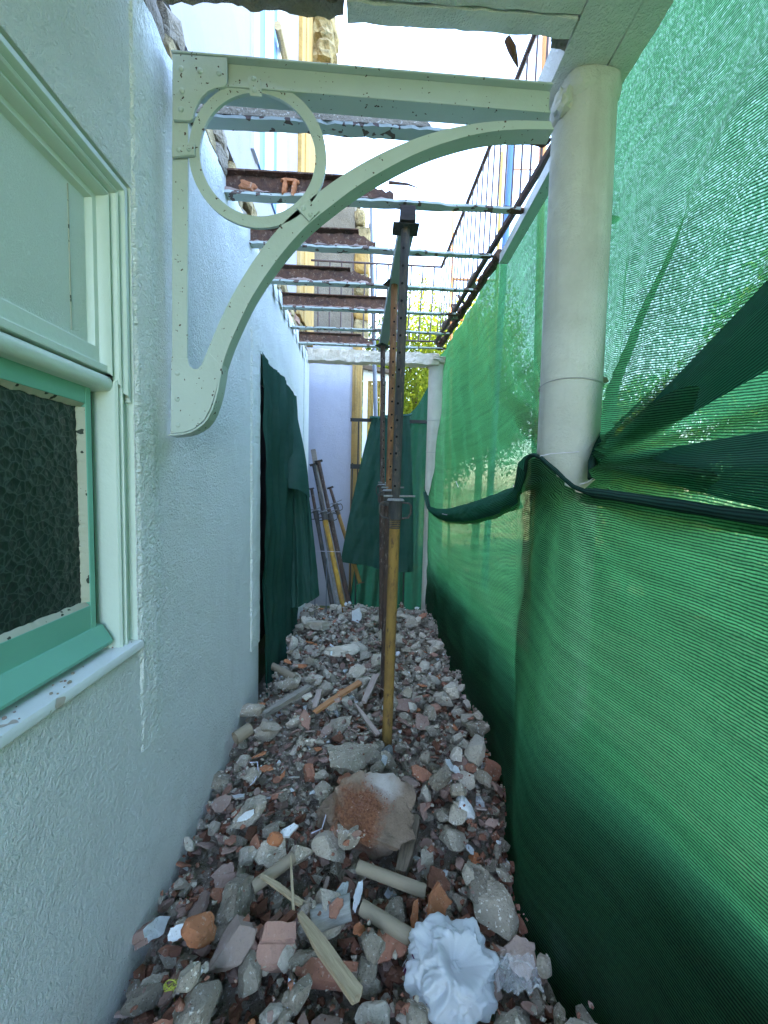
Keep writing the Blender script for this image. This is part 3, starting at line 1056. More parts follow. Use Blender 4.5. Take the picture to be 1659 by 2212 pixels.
# ------------------------------------------------------------------ torn joists
ord_ = ['second', 'third', 'fourth', 'fifth', 'sixth', 'seventh', 'eighth']
JZ = zrel(1.60)
JD = [WZ(797, yb, JZ).y - .033 for yb in (300, 450, 550, 624, 677, 718, 751)]
BRK = [925, 849, 813, 805, 877, None, 811]          # pixel where the upper part breaks off
REND = [1192, 1121, 1061, 1026, 990, 978, 965]
what = ['with a lilac grey mortar crust', 'with orange brick scraps stuck in its web', 'broken off before the near prop', 'with a flaking rusty web', 'with a long rusty web', 'stripped to a thin pale strip', 'just before the concrete end beam']
for i, d in enumerate(JD):
    xr = W(REND[i], 480, d).x if i else .78
    t = thing('steel_joist', '%s joist from the camera, torn steel, %s' % (ord_[i], what[i]), 'joist', (X, d, JZ), 'torn steel joists across the passage')
    L_ = xr - X + .08
    n = 50
    # bottom flange: a long plate, ragged at the right end
    mb = MB()
    vs, fs = [], []
    for k in range(n):
        x = lerp(-.08, L_ - .08, k / (n - 1))
        rg = 1.0 if x < L_ * .7 else .7
        wv = .004 * fbm(x * 12, i * 3.1)
        th = .012 + .005 * abs(fbm(x * 25, i * 7))
        hw = (.030 + .008 * fbm(x * 30, i)) * rg
        sag = -.006 * fbm(x * 3, i)
        vs += [(x, -hw + wv, sag), (x, hw + wv, sag), (x, hw + wv, th + sag), (x, -hw + wv, th + sag)]
    for k in range(n - 1):
        for q in range(4):
            fs.append((4 * k + q, 4 * k + (q + 1) % 4, 4 * k + 4 + (q + 1) % 4, 4 * k + 4 + q))
    fs += [(3, 2, 1, 0), (4 * n - 4, 4 * n - 3, 4 * n - 2, 4 * n - 1)]
    mb.add(vs, fs)
    mb.build('bottom_flange', M['joist_paint'], t)
    # rusty right tip
    lumpy('rusty_tip', (.06, .02, .012), i, M['rust'], t, (L_ - .11, 0, .008), (0, 0, .1), 2, .5, .7)
    if BRK[i]:
        xb = W(BRK[i], 480, d).x - X
        mb = MB()
        vs, fs = [], []
        n2 = 46
        for k in range(n2):
            x = lerp(-.08, xb, k / (n2 - 1))
            top = .108 + .016 * fbm(x * 22, i * 2.2)
            if k > n2 - 9: top *= max(.35, 1 - .075 * (k - n2 + 9) + .22 * random.random())
            for yy in (-.006, .006):
                vs += [(x, yy, .012), (x, yy + .004 * fbm(x * 20, i), top)]
        for k in range(n2 - 1):
            a, b = 4 * k, 4 * k + 4
            fs += [(a, b, b + 1, a + 1), (a + 2, a + 3, b + 3, b + 2), (a + 1, b + 1, b + 3, a + 3), (a, a + 2, b + 2, b)]
        fs += [(0, 1, 3, 2), (4 * n2 - 4, 4 * n2 - 2, 4 * n2 - 1, 4 * n2 - 3)]
        mb.add(vs, fs)
        mb.build('web', M['rust'] if i else M['concrete'], t)
        mb = MB()
        mb.box(-.08, xb - .10 - .12 * random.random(), -.035, .035, .117, .126)
        if i == 1: mb.tube([(xb - .03, 0, .122), (xb + .08, 0, .118), (xb + .16, .01, .103)], [.010, .006, .001], 5)
        mb.build('top_flange', M['rust'], t, bevel=.003)
        # mortar crust along the foot of the web
        mb = MB()
        vs, fs = [], []
        for k in range(60):
            x = lerp(-.05, xb - .02, k / 59)
            hh = max(.002, .012 + .022 * fbm(x * 16, i * 5.5) + (.03 if i == 0 else 0))
            vs += [(x, -.030, .014), (x, -.022, .014 + hh), (x, -.004, .014 + hh * 1.2), (x, .0, .014)]
        for k in range(59):
            for q in range(3):
                fs.append((4 * k + q, 4 * k + q + 1, 4 * k + 5 + q, 4 * k + 4 + q))
        mb.add(vs, fs).build('mortar_crust', M['dusty_clay'] if i else M['concrete'], t)
    if i == 1:
        for (pxx, w_) in ((538, .05), (617, .012), (637, .012)):
            p = W(pxx, 405, d)
            lumpy('brick_scrap', (w_, .02, .04 if w_ < .03 else .025), pxx, M['orange_clay'], t, (p.x - X, -.02, .045), (0, .2, 0), 2, .4, .6)
        p = W(627, 395, d)
        lumpy('brick_scrap', (.05, .015, .01), 77, M['orange_clay'], t, (p.x - X, -.02, .085), (0, 0, 0), 2, .3, .6)

# concrete end beam
eb = thing('concrete_end_beam', 'broken pale concrete beam closing the far end of the passage', 'beam', (0, 5.2, zrel(1.64)))
o = rough_box('beam_body', X - .02, c2.x - .02, 5.15, 5.30, W(797, 782, 5.15).z, W(797, 757, 5.15).z, M['concrete_pale'], eb, 60, 6, 6, .022, .02, 4)
at(eb, o)
# edge beam along the right: dark broken strip and pale painted piece
ed = thing('edge_beam', 'dark broken edge beam along the foot of the terrace railing', 'beam', (1.0, 3.5, zrel(1.7)))
mb = MB()
pa, pb = W(1080, 548, 2.95), W(948, 752, 5.2)
n = 40
pts, rr = [], []
for k in range(n):
    t = k / (n - 1)
    p = lerp(pa, pb, t)
    pts.append(p + Vector((.01 * fbm(t * 20, 2), 0, .012 * fbm(t * 25, 7))))
    rr.append(.035 + .014 * fbm(t * 30, 4))
at(ed, mb.tube(pts, rr, 8).build('broken_beam', M['rust'], ed))
mb = MB()
a, b = W(1150, 440, 2.25), W(1088, 560, 2.9)
a = W(1215, 330, 1.80)
mb.tube([a, lerp(a, b, .5), b], .045, 4)
at(ed, mb.build('painted_channel', M['steel_paint'], ed))
for k in range(16):
    t = random.random()
    p = lerp(W(1120, 470, 2.4), pb, t ** .8)
    at(ed, lumpy('mortar_scrap', (random.uniform(.015, .05), random.uniform(.02, .06), random.uniform(.012, .035)), k + 90, random.choice([M['rust'], M['rust'], M['concrete'], M['grey_wall']]), ed,
                 p + Vector((random.uniform(-.06, .0), 0, random.uniform(0, .08))), (random.random(), random.random(), random.random()), 2, .6, .8))

# ------------------------------------------------------------------ terrace railing
rl = thing('terrace_railing', 'thin brown iron balcony railing turning the corner above the passage', 'railing', W(954, 740, 4.65))


def inr(o): return at(rl, o)


c_t, c_b = W(954, 577, 4.65), W(942, 738, 4.65)
l_t, l_b = W(672, 562, 4.65), W(672, 729, 4.65)
n_t, n_b = WZ(1150, 88, c_t.z), WZ(1190, 325, c_b.z)
# carry the side run on towards the camera
ext = (n_t - c_t)
n_t2 = n_t + ext * .16
n_b2 = n_b + (n_b - c_b) * .05
inr(MB().tube([l_t, c_t], .011, 6).build('top_rail', M['rail'], rl))
inr(MB().tube([c_t, n_t2], .016, 6).build('top_rail', M['rail'], rl))
inr(MB().tube([l_b, c_b], .010, 6).build('bottom_rail', M['rail'], rl))
inr(MB().tube([c_b, n_b2], .022, 6).build('bottom_rail', M['rail'], rl))
for k in range(11):
    t = (k + .6) / 11.2
    inr(MB().tube([lerp(l_t, c_t, t), lerp(l_b, c_b, t)], .009, 5).build('baluster', M['rail'], rl))
nb = 22
for k in range(nb):
    yy = lerp(c_t.y, 1.80, (k + .3) / nb)
    tt = (yy - c_t.y) / (n_t2.y - c_t.y)
    tb = (yy - c_b.y) / (n_b2.y - c_b.y)
    if tb > 1.02: continue
    inr(MB().tube([lerp(c_t, n_t2, min(tt, 1)), lerp(c_b, n_b2, min(tb, 1))], .0065, 5).build('baluster', M['rail'], rl))

# ------------------------------------------------------------------ scaffold and poles beyond the net


def pole(name, label, a, b, r, m, cat='pole', extra=None):
    t = thing(name, label, cat, (b.x, b.y, 0))
    d_ = (a - b).normalized()
    foot = b + d_ * ((0 - b.z) / d_.z)
    at(t, MB().tube([foot, a], r, 10).build('tube', m, t, smooth=True))
    for (p, q, rr, mm, nm) in (extra or []):
        at(t, MB().tube([p, q], rr, 8).build(nm, mm, t, smooth=True))
    return t


SXO = 1.42
pole('scaffold_post', 'thick orange scaffold post beside the near column top', W(1180, 20, 3.06), W(1172, 333, 3.06), .027, M['orange'], 'scaffold',
     [(W(1178, 143, 3.06), W(1290, 148, 3.06), .030, M['orange'], 'ledger'), (W(1172, 372, 3.06), W(1290, 375, 3.06), .012, M['orange'], 'ledger')])
pole('scaffold_post', 'wide blue scaffold post behind the railing bars', W(1110, 225, 3.9), W(1096, 452, 3.9), .033, M['blue_steel'], 'scaffold',
     [(W(1104, 366, 3.9), W(1230, 368, 3.9), .006, M['orange'], 'ledger'), (W(1098, 448, 3.9), W(1230, 451, 3.9), .006, M['orange'], 'ledger')])
pole('scaffold_post', 'thin yellow scaffold post just left of the blue one', W(1085, 330, 4.3), W(1080, 452, 4.3), .018, M['yellow_steel'], 'scaffold')
pole('scaffold_post', 'distant orange post with cross tubes in front of the trees', W(978, 450, 6.4), W(975, 700, 6.4), .022, M['orange'], 'scaffold',
     [(W(978, 450, 6.4), W(983, 235, 6.4), .008, M['yellow_steel'], 'antenna'), (W(977, 603, 6.4), W(1075, 607, 6.4), .022, M['orange'], 'ledger'), (W(976, 690, 6.4), W(1010, 692, 6.4), .022, M['orange'], 'ledger')])
pole('service_pole', 'slim grey blue pole standing beyond the end beam', W(800, 445, 6.9), W(812, 905, 6.9), .036, M['grey_pipe'])

# ------------------------------------------------------------------ neighbouring building and porch
nbx = W(758, 1000, 6.2).x
zpk = W(700, 738, 6.2).z
nh = thing('neighbour_building', 'neighbouring house with lavender wall below weathered grey render', 'building', (-1.5, 6.2, 0))


def inn(o): return at(nh, o)


inn(MB().box(-4, nbx, 6.2, 9.5, 0, zpk).build('lower_wall', M['lavender'], nh))
inn(MB().box(-4, nbx, 6.215, 9.5, zpk + .10, W(730, 392, 6.2).z).build('upper_wall', M['grey_wall'], nh))
inn(MB().box(-4, nbx + .01, 6.19, 9.5, zpk, zpk + .10).build('string_course', M['dusty_clay'], nh))
inn(MB().box(-4, nbx + .06, 6.15, 9.5, W(730, 392, 6.2).z, W(730, 386, 6.2).z).build('roof_edge', M['grey_wall'], nh))
inn(MB().box(nbx, W(780, 900, 6.2).x, 6.17, 6.5, 0, zpk + .05).build('pilaster', M['yellow'], nh, bevel=.006))
inn(MB().box(nbx + .045, nbx + .10, 6.15, 6.3, 0, zpk + .04).build('pilaster_moulding', M['yellow'], nh, bevel=.006))
pz = [W(780, y, 6.2).z for y in (740, 690, 640, 590, 540, 488)]
for k in range(5):
    o = lumpy('quoin_stone', (.125, .16, (pz[k + 1] - pz[k]) / 2), 20 + k, M['yellow'] if k % 2 else M['moss'], nh, (nbx + .115, 6.32, (pz[k] + pz[k + 1]) / 2), (0, 0, 0), 3, .12, .4)
    inn(o)
o = lumpy('quoin_stone', (.085, .15, .14), 31, M['moss'], nh, (nbx + .075, 6.32, W(770, 468, 6.2).z), (0, 0, 0), 3, .2, .5)
inn(o)

ph = thing('porch_window', 'white shuttered porch window with brown eaves beyond the yellow pilaster', 'porch', (W(812, 1000, 7.6).x, 7.6, 0))
pl, pr2, pt, pbm = W(783, 800, 7.6), W(842, 812, 7.6), W(783, 800, 7.6).z, 0.0


def inp(o): return at(ph, o)


inp(MB().prism([W(779, 784, 7.5), W(848, 799, 7.5), W(848, 807, 7.5), W(779, 794, 7.5)], (0, .5, 0)).build('eaves', M['wood_old'], ph))
for (x0, x1) in ((783, 793), (806, 813), (832, 842)):
    a, b = W(x0, 900, 7.6), W(x1, 900, 7.6)
    inp(MB().box(a.x, b.x, 7.6, 7.66, 0, W(x0, 796 + (x0 - 783) * .22, 7.6).z).build('frame_post', M['white_wood'], ph))
for (x0, x1) in ((793, 806), (813, 832)):
    a, b = W(x0, 900, 7.6), W(x1, 900, 7.6)
    inp(MB().box(a.x, b.x, 7.605, 7.65, 0, W(x0, 1000, 7.6).z).build('lower_panel', M['white_wood'], ph))
    inp(MB().box(a.x, b.x, 7.605, 7.65, W(x0, 822, 7.6).z, W(x0, 800 + (x0 - 783) * .22, 7.6).z).build('head_rail', M['white_wood'], ph))
    for k in range(4):
        xx = lerp(a.x, b.x, (k + .5) / 4)
        inp(MB().box(xx - .012, xx + .006, 7.62, 7.64, W(x0, 1000, 7.6).z, W(x0, 822, 7.6).z).build('shutter_slat', M['yellow'], ph))

# ------------------------------------------------------------------ iron fence rail at the far end
fr = thing('iron_rail', 'black iron rail at the far end that carries the hanging green cloth', 'rail', W(760, 1300, 5.62))
fz = W(780, 907, 5.62).z


def inf(o): return at(fr, o)


inf(MB().box(W(757, 907, 5.62).x, c2.x, 5.60, 5.64, fz - .025, fz + .02).build('top_rail', M['black_iron'], fr))
inf(MB().box(W(757, 1007, 5.62).x, W(795, 1007, 5.62).x, 5.60, 5.64, W(780, 1013, 5.62).z, W(780, 1003, 5.62).z).build('lower_rail', M['black_iron'], fr))
for (pxx, ytop) in ((762, 1000), (774, 907), (840, 907), (880, 907)):
    p = W(pxx, 950, 5.62)
    inf(MB().box(p.x - .01, p.x + .01, 5.61, 5.63, 0, W(pxx, ytop, 5.62).z).build('bar', M['black_iron'], fr))


# ------------------------------------------------------------------ cloths
def sheet(name, fn, nu, nv, m, parent=None, su=1.0, sv=1.0, thick=0):
    mb = MB()
    mb.grid(fn, nu, nv)
    o = mb.build(name, m, parent, fix=False, smooth=False)
    # metric weave coordinates: run along u, drop along v
    P = np.array(mb.v).reshape(nu + 1, nv + 1, 3)
    du = np.concatenate([np.zeros((1, nv + 1)), np.cumsum(np.linalg.norm(np.diff(P, axis=0), axis=2), axis=0)])
    dv = np.concatenate([np.zeros((nu + 1, 1)), np.cumsum(np.linalg.norm(np.diff(P, axis=1), axis=2), axis=1)], axis=1)
    dv = dv.mean(axis=0, keepdims=True) * .6 + dv * .4
    Uf, Vf = du.ravel(), dv.ravel()
    uvs(o, lambda i: (Uf[i], Vf[i]))
    o.data.polygons.foreach_set('use_smooth', [True] * len(o.data.polygons))
    if thick:
        md = o.modifiers.new('thickness', 'SOLIDIFY')
        md.thickness = thick
    return o


# door curtain
dc = thing('door_curtain', 'dark green cloth curtain hung over the doorway in the left wall', 'curtain', (X, (dl + dr) / 2, .3))


def dcf(u, v):
    y = lerp(dl - .01, dr + .02, u)
    zt = DZ + .01 - .02 * math.sin(u * 9)
    z = lerp(zt, .25, v)
    f = .022 * math.sin(u * 26 + 1.5 * v + 2 * fbm(u * 3, v * 2, 1)) + .012 * math.sin(u * 61 + 2 * v + 1 + 2 * fbm(u * 5, v * 3, 2)) + .03 * fbm(u * 4, v * 5, 3) + .008 * abs(fbm(u * 16, v * 14, 6))
    return (X + .022 + f * min(1, v * 5 + .25) + .02 * v, y, z)


o = sheet('hanging_sheet', dcf, 110, 70, M['cloth'], None)
o.parent = dc
at(dc, o)


def flapf(u, v):       # free outer flap, leaning out into the passage, turned back at its edge
    a = W(633, 850, 4.22)
    b = W(690, 1285, 3.95)
    c = W(628, 1310, 3.85)
    q = W(618, 860, 4.1)
    top = lerp(q, a, u)
    bot = lerp(c, b, u)
    p = lerp(top, bot, v)
    bow = .05 * math.sin(math.pi * v) * u
    f = .022 * math.sin(u * 9 + v * 3) + .030 * fbm(u * 3, v * 5, 8) + .012 * abs(fbm(u * 9, v * 16, 6)) + .012 * math.sin(u * 23 + v * 4)
    return (p.x + bow * .6, p.y + f - .05 * math.sin(math.pi * u) * v, p.z - .03 * math.sin(u * 3.1) * v + .012 * fbm(u * 9, v * 2))


o = sheet('outer_flap', flapf, 50, 70, M['cloth'], None)
o.parent = dc
at(dc, o)


def flap2(u, v):       # upper lap that ends half way
    a, b = W(634, 850, 4.18), W(668, 1072, 4.0)
    q, c = W(622, 870, 4.05), W(621, 1055, 3.86)
    p = lerp(lerp(q, a, u), lerp(c, b, u), v)
    return (p.x + .02 + .012 * math.sin(v * 6 + u * 4), p.y - .035 - .03 * math.sin(math.pi * u), p.z + .02 * math.sin(u * 4) * v)


o = sheet('upper_lap', flap2, 30, 40, M['cloth'], None)
o.parent = dc
at(dc, o)

# far drape over the rail
dr_ = thing('draped_cloth', 'dark green cloth draped over the black rail behind the props', 'cloth', W(815, 1230, 5.5))


def drf(u, v):
    tl, trr = W(803, 905, 5.52), W(884, 898, 5.52)
    bl, brr = W(735, 1216, 5.38), W(892, 1238, 5.40)
    p = lerp(lerp(tl, trr, u), lerp(bl, brr, u), v)
    s = math.sin(math.pi * v)
    return (p.x + .05 * s * (u - .5), p.y + .026 * math.sin(u * 17 + v * 2 + 2 * fbm(u * 2, v * 2)) * (.4 + v) + .03 * fbm(u * 4, v * 4, 5) + .014 * abs(fbm(u * 12, v * 14, 6)), p.z + .018 * math.sin(u * 7) * v)


o = sheet('front_fall', drf, 60, 60, M['cloth'], None)
o.parent = dr_
at(dr_, o)
o = sheet('top_fold', lambda u, v: tuple(lerp(W(798, 903, 5.50), W(890, 896, 5.50), u) + Vector((0, .12 * v, .03 * math.sin(math.pi * v) + .006 * math.sin(u * 20)))), 30, 10, M['cloth'], None)
o.parent = dr_
at(dr_, o)

bk = thing('back_cloth', 'green cloth screen closing the far end between rail and far column', 'cloth', W(850, 1320, 5.7))


def bkf(u, v):
    tops = table([(0, 910), (.45, 905), (.7, 880), (1, 825)])
    px = lerp(lerp(806, 750, v), 938, u)
    a = W(px, tops(u), 5.70)
    b = W(px, 1345, 5.62)
    p = lerp(a, b, v)
    return (p.x, p.y + .03 * math.sin(u * 40 + v) * (.2 + v) + .03 * fbm(u * 5, v * 3), p.z)


o = sheet('screen_sheet', bkf, 90, 50, M['cloth_back'], None)
o.parent = bk
at(bk, o)

# ------------------------------------------------------------------ the long shade nets on the right
hem = table([(-1.6, -.12), (.3, -.09), (.9, -.055), (1.3, -.015), (1.46, .01), (1.58, .09), (1.68, .145), (1.80, .15), (1.92, .06), (2.2, -.07), (3.0, -.22), (3.6, -.29), (4.3, -.33), (5.0, -.26), (5.45, .02)])
xt = table([(-3, 1.0), (.3, .98), (.9, .93), (1.3, .885), (1.46, .855), (1.60, .806), (1.72, .786), (1.84, .80), (2.0, .84), (2.4, .87), (3.5, .87), (4.6, .83), (5.2, .80), (5.45, .79)])
xb = table([(-3, .9), (.3, .88), (1.0, .80), (1.18, .735), (1.29, .69), (1.41, .648), (1.52, .632), (1.71, .69), (1.98, .765), (2.5, .775), (3.6, .77), (4.56, .785), (5.45, .79)])
low = thing('lower_net', 'lower green shade net tied round the near column and bulging over the rubble', 'netting', (.8, 2.2, .1))


def colx(z): return cxy.x + lean1 * (z - cxy.z)


def tight(x, y, z):            # cloth lies on the passage side of the column
    return min(x, colx(z) - CR * 1.03 - .005 + .28 * max(0, abs(y - 1.72) - .085))


xt0 = xt
xt = lambda y: tight(xt0(y), y, zrel(hem(y)))


def lowf(u, v):
    y = lerp(-2.8, 5.45, u)
    zt = zrel(hem(y)) - .006
    z = lerp(zt, .05, v)
    x = lerp(xt(y), xb(y), v ** 1.15)
    x += .035 * math.sin(math.pi * v) * (1 - math.exp(-((y - 1.72) / .35) ** 2))
    # tension folds fanning out from the tie at the column
    dy, dz = y - 1.5, z - zrel(.05)
    rad = math.hypot(dy, dz) + .02
    th = math.atan2(dz, dy)
    fan = math.exp(-rad / .45) * .014 * math.sin(th * 17)
    x += fan
    x += .016 * fbm(y * 1.3, z * 2.4, 2.2) + .006 * math.sin(z * 15 + y * 2.2 + 2 * fbm(y, z, 7)) * v
    # heavy hanging pleats low down
    x += .014 * v * math.sin(y * 9 - z * 5 + 3 * fbm(y * .7, z * .7, 4))
    return (tight(x, y, z), y, z)


o = sheet('net_sheet', lowf, 330, 90, M['net'], None)
o.parent = low
at(low, o)
# rolled hem
pts = [Vector((xt(y) - .008, y, zrel(hem(y)) + .006)) for y in np.linspace(-2.8, 5.4, 170)]
rad = [(.016 + .004 * fbm(p.y * 7, 3)) * (1.1 if p.y < 1.40 else .6) for p in pts]
mb = MB().tube(pts, rad, 10)
o = mb.build('hem_roll', M['net_roll'], None, smooth=True, fix=False)
lay = o.data.uv_layers.new(name='weave')
for l in o.data.loops:
    i = l.vertex_index
    lay.data[l.index].uv = (mb.v[i][1], (i % 10) * .012)
o.parent = low
at(low, o)
# pouch: the upper net's foot lapped over the hem between the columns
def pouch(u, v):
    y = lerp(1.86, 5.3, u)
    zt = zrel(hem(y)) + lerp(.17, .12, u) * math.sin(math.pi * min(1, u * 1.02 + .06)) ** .5
    z = lerp(zt, zrel(hem(y)) - .018, v)
    return (xt(y) - .012 - .045 * math.sin(math.pi * v) ** .8 + .012 * fbm(y * 5, v * 3, 6) + .03 * (1 - v), y, z)
o = sheet('lapped_foot', pouch, 120, 14, M['net_fold'], None)
o.parent = low
at(low, o)
# strap and wire at the column
k0, k1 = W(1308, 938, 1.60), W(1276, 1036, 1.50)
kp = [W(1306, 936, 1.62), W(1292, 962, 1.58), W(1279, 995, 1.53), W(1276, 1034, 1.49)]
mb = MB().tube(kp, [.014, .016, .015, .012], 8)
o = mb.build('tie_strap', M['net_roll'], None, smooth=True, fix=False)
o.data.uv_layers.new(name='weave')
o.parent = low
at(low, o)
o = MB().tube([W(1252, 1046, 1.49), W(1268, 1042, 1.485), W(1280, 1034, 1.48), W(1288, 1030, 1.48)], .0022, 5).build('tie_wire', M['cord'], None)
o.parent = low
at(low, o)
o = MB().tube([W(1166, 985, 1.60), W(1190, 980, 1.585), W(1220, 978, 1.58), W(1262, 975, 1.6)], .0018, 5).build('tie_wire', M['cord'], None)
o.parent = low
at(low, o)
for (a, b) in (((1108, 1048), (1116, 1058)), ((985, 1040), (990, 1052)), ((955, 1110), (966, 1112))):
    p = WX(*a, .80)
    o = MB().tube([p, WX(*b, .80)], .002, 5).build('tie_wire', M['cord'], None)
    o.parent = low
    at(low, o)

upn = thing('upper_net', 'upper green shade net hanging outside the columns up to the slab', 'netting', (1.1, 2.2, zrel(0)))
xu = table([(-3, 1.10), (1.3, 1.07), (1.8, 1.05), (2.3, 1.00), (3.0, .985), (5.3, .97), (5.45, .96)])
zut = table([(1.9, 1.95), (2.15, WX(1190, 350, 1.0).z - CZ), (3.0, WX(1080, 556, .985).z - CZ), (4.9, WX(967, 745, .972).z - CZ)])


def upf(u, v):
    y = lerp(-2.8, 5.45, u)
    zt = zrel(zut(y))
    zb = zrel(hem(y)) - .04
    z = lerp(zt, zb, v)
    colz = math.exp(-((y - 1.72) / .16) ** 2)
    x0, x1 = xu(y), lerp(xt(y) + .02, 1.05, colz)
    x = lerp(x0, x1, v ** 1.7)
    # gathers running up and away from the knot
    dy, dz = y - 1.60, z - zrel(.10)
    rad = math.hypot(dy, dz) + .01
    th = math.atan2(dz, dy)
    x += (.034 * math.sin(th * 11 + .6 + fbm(y, z, 5)) + .018 * math.sin(th * 27 + 2 * fbm(y * 2, z * 2, 5))) * math.exp(-((rad - .5) / .8) ** 2) * (1 - colz)
    # slanting drape folds further back
    x += .010 * math.sin((y * 4.2 - z * 2.6) * 3.2 + 2 * fbm(y, z, 3)) * (1 if y > 1.9 else .15) + .012 * fbm(y * .8, z * 1.0, 9)
    k_ = min(1, colz * 1.6)
    return (lerp(x, max(x, 1.035), k_ * k_ * (3 - 2 * k_)), y, z)


o = sheet('net_sheet', upf, 330, 90, M['net'], None)
o.parent = upn
at(upn, o)


# gathered dark folds from the knot toward the camera
def fold(name, far_hi, far_lo, xf, near_w, bow):
    K = W(1296, 1000, 1.62)
    hi, lo = WX(*far_hi, xf), WX(*far_lo, xf)
    hi, lo = K + (hi - K) * 3.4, K + (lo - K) * 3.0
    def f(u, v):
        a = K + (hi - K) * u
        b = K + (lo - K) * u
        p = lerp(a, b, v)
        w = math.sin(math.pi * v)
        p = p + Vector((-bow * w - .012 * math.sin(v * 14 + u * 3) * u * w, 0, near_w * (1 - u) * (.5 - v)))
        return tuple(p)
    o = sheet(name, f, 90, 24, M['net_fold'], None)
    o.parent = upn
    at(upn, o)
    return o


fold('gathered_fold', (1659, 612), (1659, 790), .97, .03, .05)
fold('gathered_fold', (1659, 940), (1659, 1092), .93, .03, .03)


# ------------------------------------------------------------------ props
def prop(label, base, top, t_col, m_out, m_in, r_out=.031, r_in=.025, holes=True, ham=0.0, plate=.07, group='standing props in the middle'):
    base, top = Vector(base), Vector(top)
    t = thing('steel_prop', label, 'prop', base, group)
    ax = (top - base)
    Ln = ax.length
    ax.normalize()
    q = Vector((0, 0, 1)).rotation_difference(ax)
    t.rotation_mode = 'QUATERNION'
    t.rotation_quaternion = q @ Matrix.Rotation(ham, 3, 'Z').to_quaternion()
    zc = Ln * t_col
    MB().tube([(0, 0, 0), (0, 0, zc)], r_out, 18).build('outer_tube', m_out, t, smooth=True)
    MB().tube([(0, 0, zc - .05), (0, 0, Ln - .006)], r_in, 18).build('inner_tube', m_in, t, smooth=True)
    MB().box(-plate, plate, -plate * .75, plate * .75, Ln - .007, Ln).build('top_plate', M['prop_dark'] if m_in is not M['prop_rust'] else M['prop_brown'], t, bevel=.002)
    MB().box(-.06, .06, -.06, .06, -.004, .004).build('base_plate', M['prop_brown'], t)
    # collar nut with two loop handles
    mb = MB().tube([(0, 0, zc - .095), (0, 0, zc - .09), (0, 0, zc + .015), (0, 0, zc + .02)], [r_out + .004, r_out + .009, r_out + .009, r_out + .004], 18)
    c = mb.build('collar', M['prop_dark'], t, smooth=True)
    mb = MB().tube([(0, 0, zc + .021), (0, 0, zc + .034), (0, 0, zc + .036)], [r_out + .022, r_out + .014, r_out * .9], 18)
    mb.build('washer', M['zinc'], c, smooth=True)
    for s in (-1, 1):
        pts = [(s * (r_out + .006), 0, zc + .01), (s * (r_out + .048), 0, zc + .008), (s * (r_out + .062), 0, zc - .008), (s * (r_out + .062), 0, zc - .055), (s * (r_out + .046), 0, zc - .082), (s * (r_out + .006), 0, zc - .088)]
        MB().tube(pts, .0065, 7).build('handle', M['prop_dark'], c, smooth=True)
    for k in range(5):
        zz = zc - .105 - k * .011
        MB().tube([(0, 0, zz), (0, 0, zz + .004), (0, 0, zz + .008)], [r_out + .001, r_out + .005, r_out + .001], 18).build('thread', m_out if m_out is not M['prop_yellow'] else M['prop_dark'], t, smooth=True)
    MB().tube([(-.075, -.012, zc + .048), (.03, -.012, zc + .050), (.115, -.03, zc + .052)], .006, 6).build('pin', M['zinc'], t, smooth=True)
    if holes:
        mb = MB()
        zz = zc + .11
        while zz < Ln - .12:
            for a in (-.35,):
                cdir = Vector((math.sin(a), -math.cos(a), 0))
                p = Vector((0, 0, zz)) + cdir * (r_in - .004)
                mb.tube([p, p + cdir * .005], .0075, 10)
            zz += .098
        tag(mb.build('pin_hole', M['hole'], t), kind='stuff')
    return t


p1b, p1t = W(835, 1612, 2.36), W(876, 494, 2.33)
prop('near steel prop with yellow lower tube and dark perforated upper tube', p1b - Vector((0, 0, .10)), p1t, .508, M['prop_yellow'], M['prop_dark'], .033, .027, plate=.075)
p2b, p2t = W(829, 1520, 2.96), W(852, 613, 2.98)
prop('middle steel prop with orange rusted perforated upper tube', p2b - Vector((0, 0, .10)), p2t, .53, M['prop_brown'], M['prop_rust'], .031, .0255, ham=.5)
p3b, p3t = W(825, 1445, 3.95), W(827, 747, 4.25)
prop('farthest and thinnest of the three standing props, brown throughout', p3b - Vector((0, 0, .10)), p3t, .57, M['prop_brown'], M['prop_brown'], .031, .026, ham=.8)
# bearer plank carried by the props
pk = thing('bearer_plank', 'pale grey plank running lengthwise on top of the three props', 'plank', p1t)
a, b = p1t + Vector((.012, -.01, .004)), p3t + Vector((0, .2, .004))
mb = MB()
hw = .046
mb.add([a + Vector((-hw, 0, 0)), a + Vector((hw, 0, 0)), b + Vector((hw, 0, 0)), b + Vector((-hw, 0, 0)), a + Vector((-hw, 0, .075)), a + Vector((hw, 0, .075)), b + Vector((hw, 0, .075)), b + Vector((-hw, 0, .075))],
       [(3, 2, 1, 0), (4, 5, 6, 7), (0, 1, 5, 4), (1, 2, 6, 5), (2, 3, 7, 6), (3, 0, 4, 7)])
at(pk, mb.build('board', M['plank'], pk, bevel=.003))
# wooden packing block on the near prop
o = MB().box(p1t.x - .036, p1t.x + .050, p1t.y - .07, p1t.y - .015, p1t.z + .002, p1t.z + .085).build('packing_block', M['wood_dark'], bevel=.004)
tag(o, 'dark timber packing block on top of the near prop', 'block')

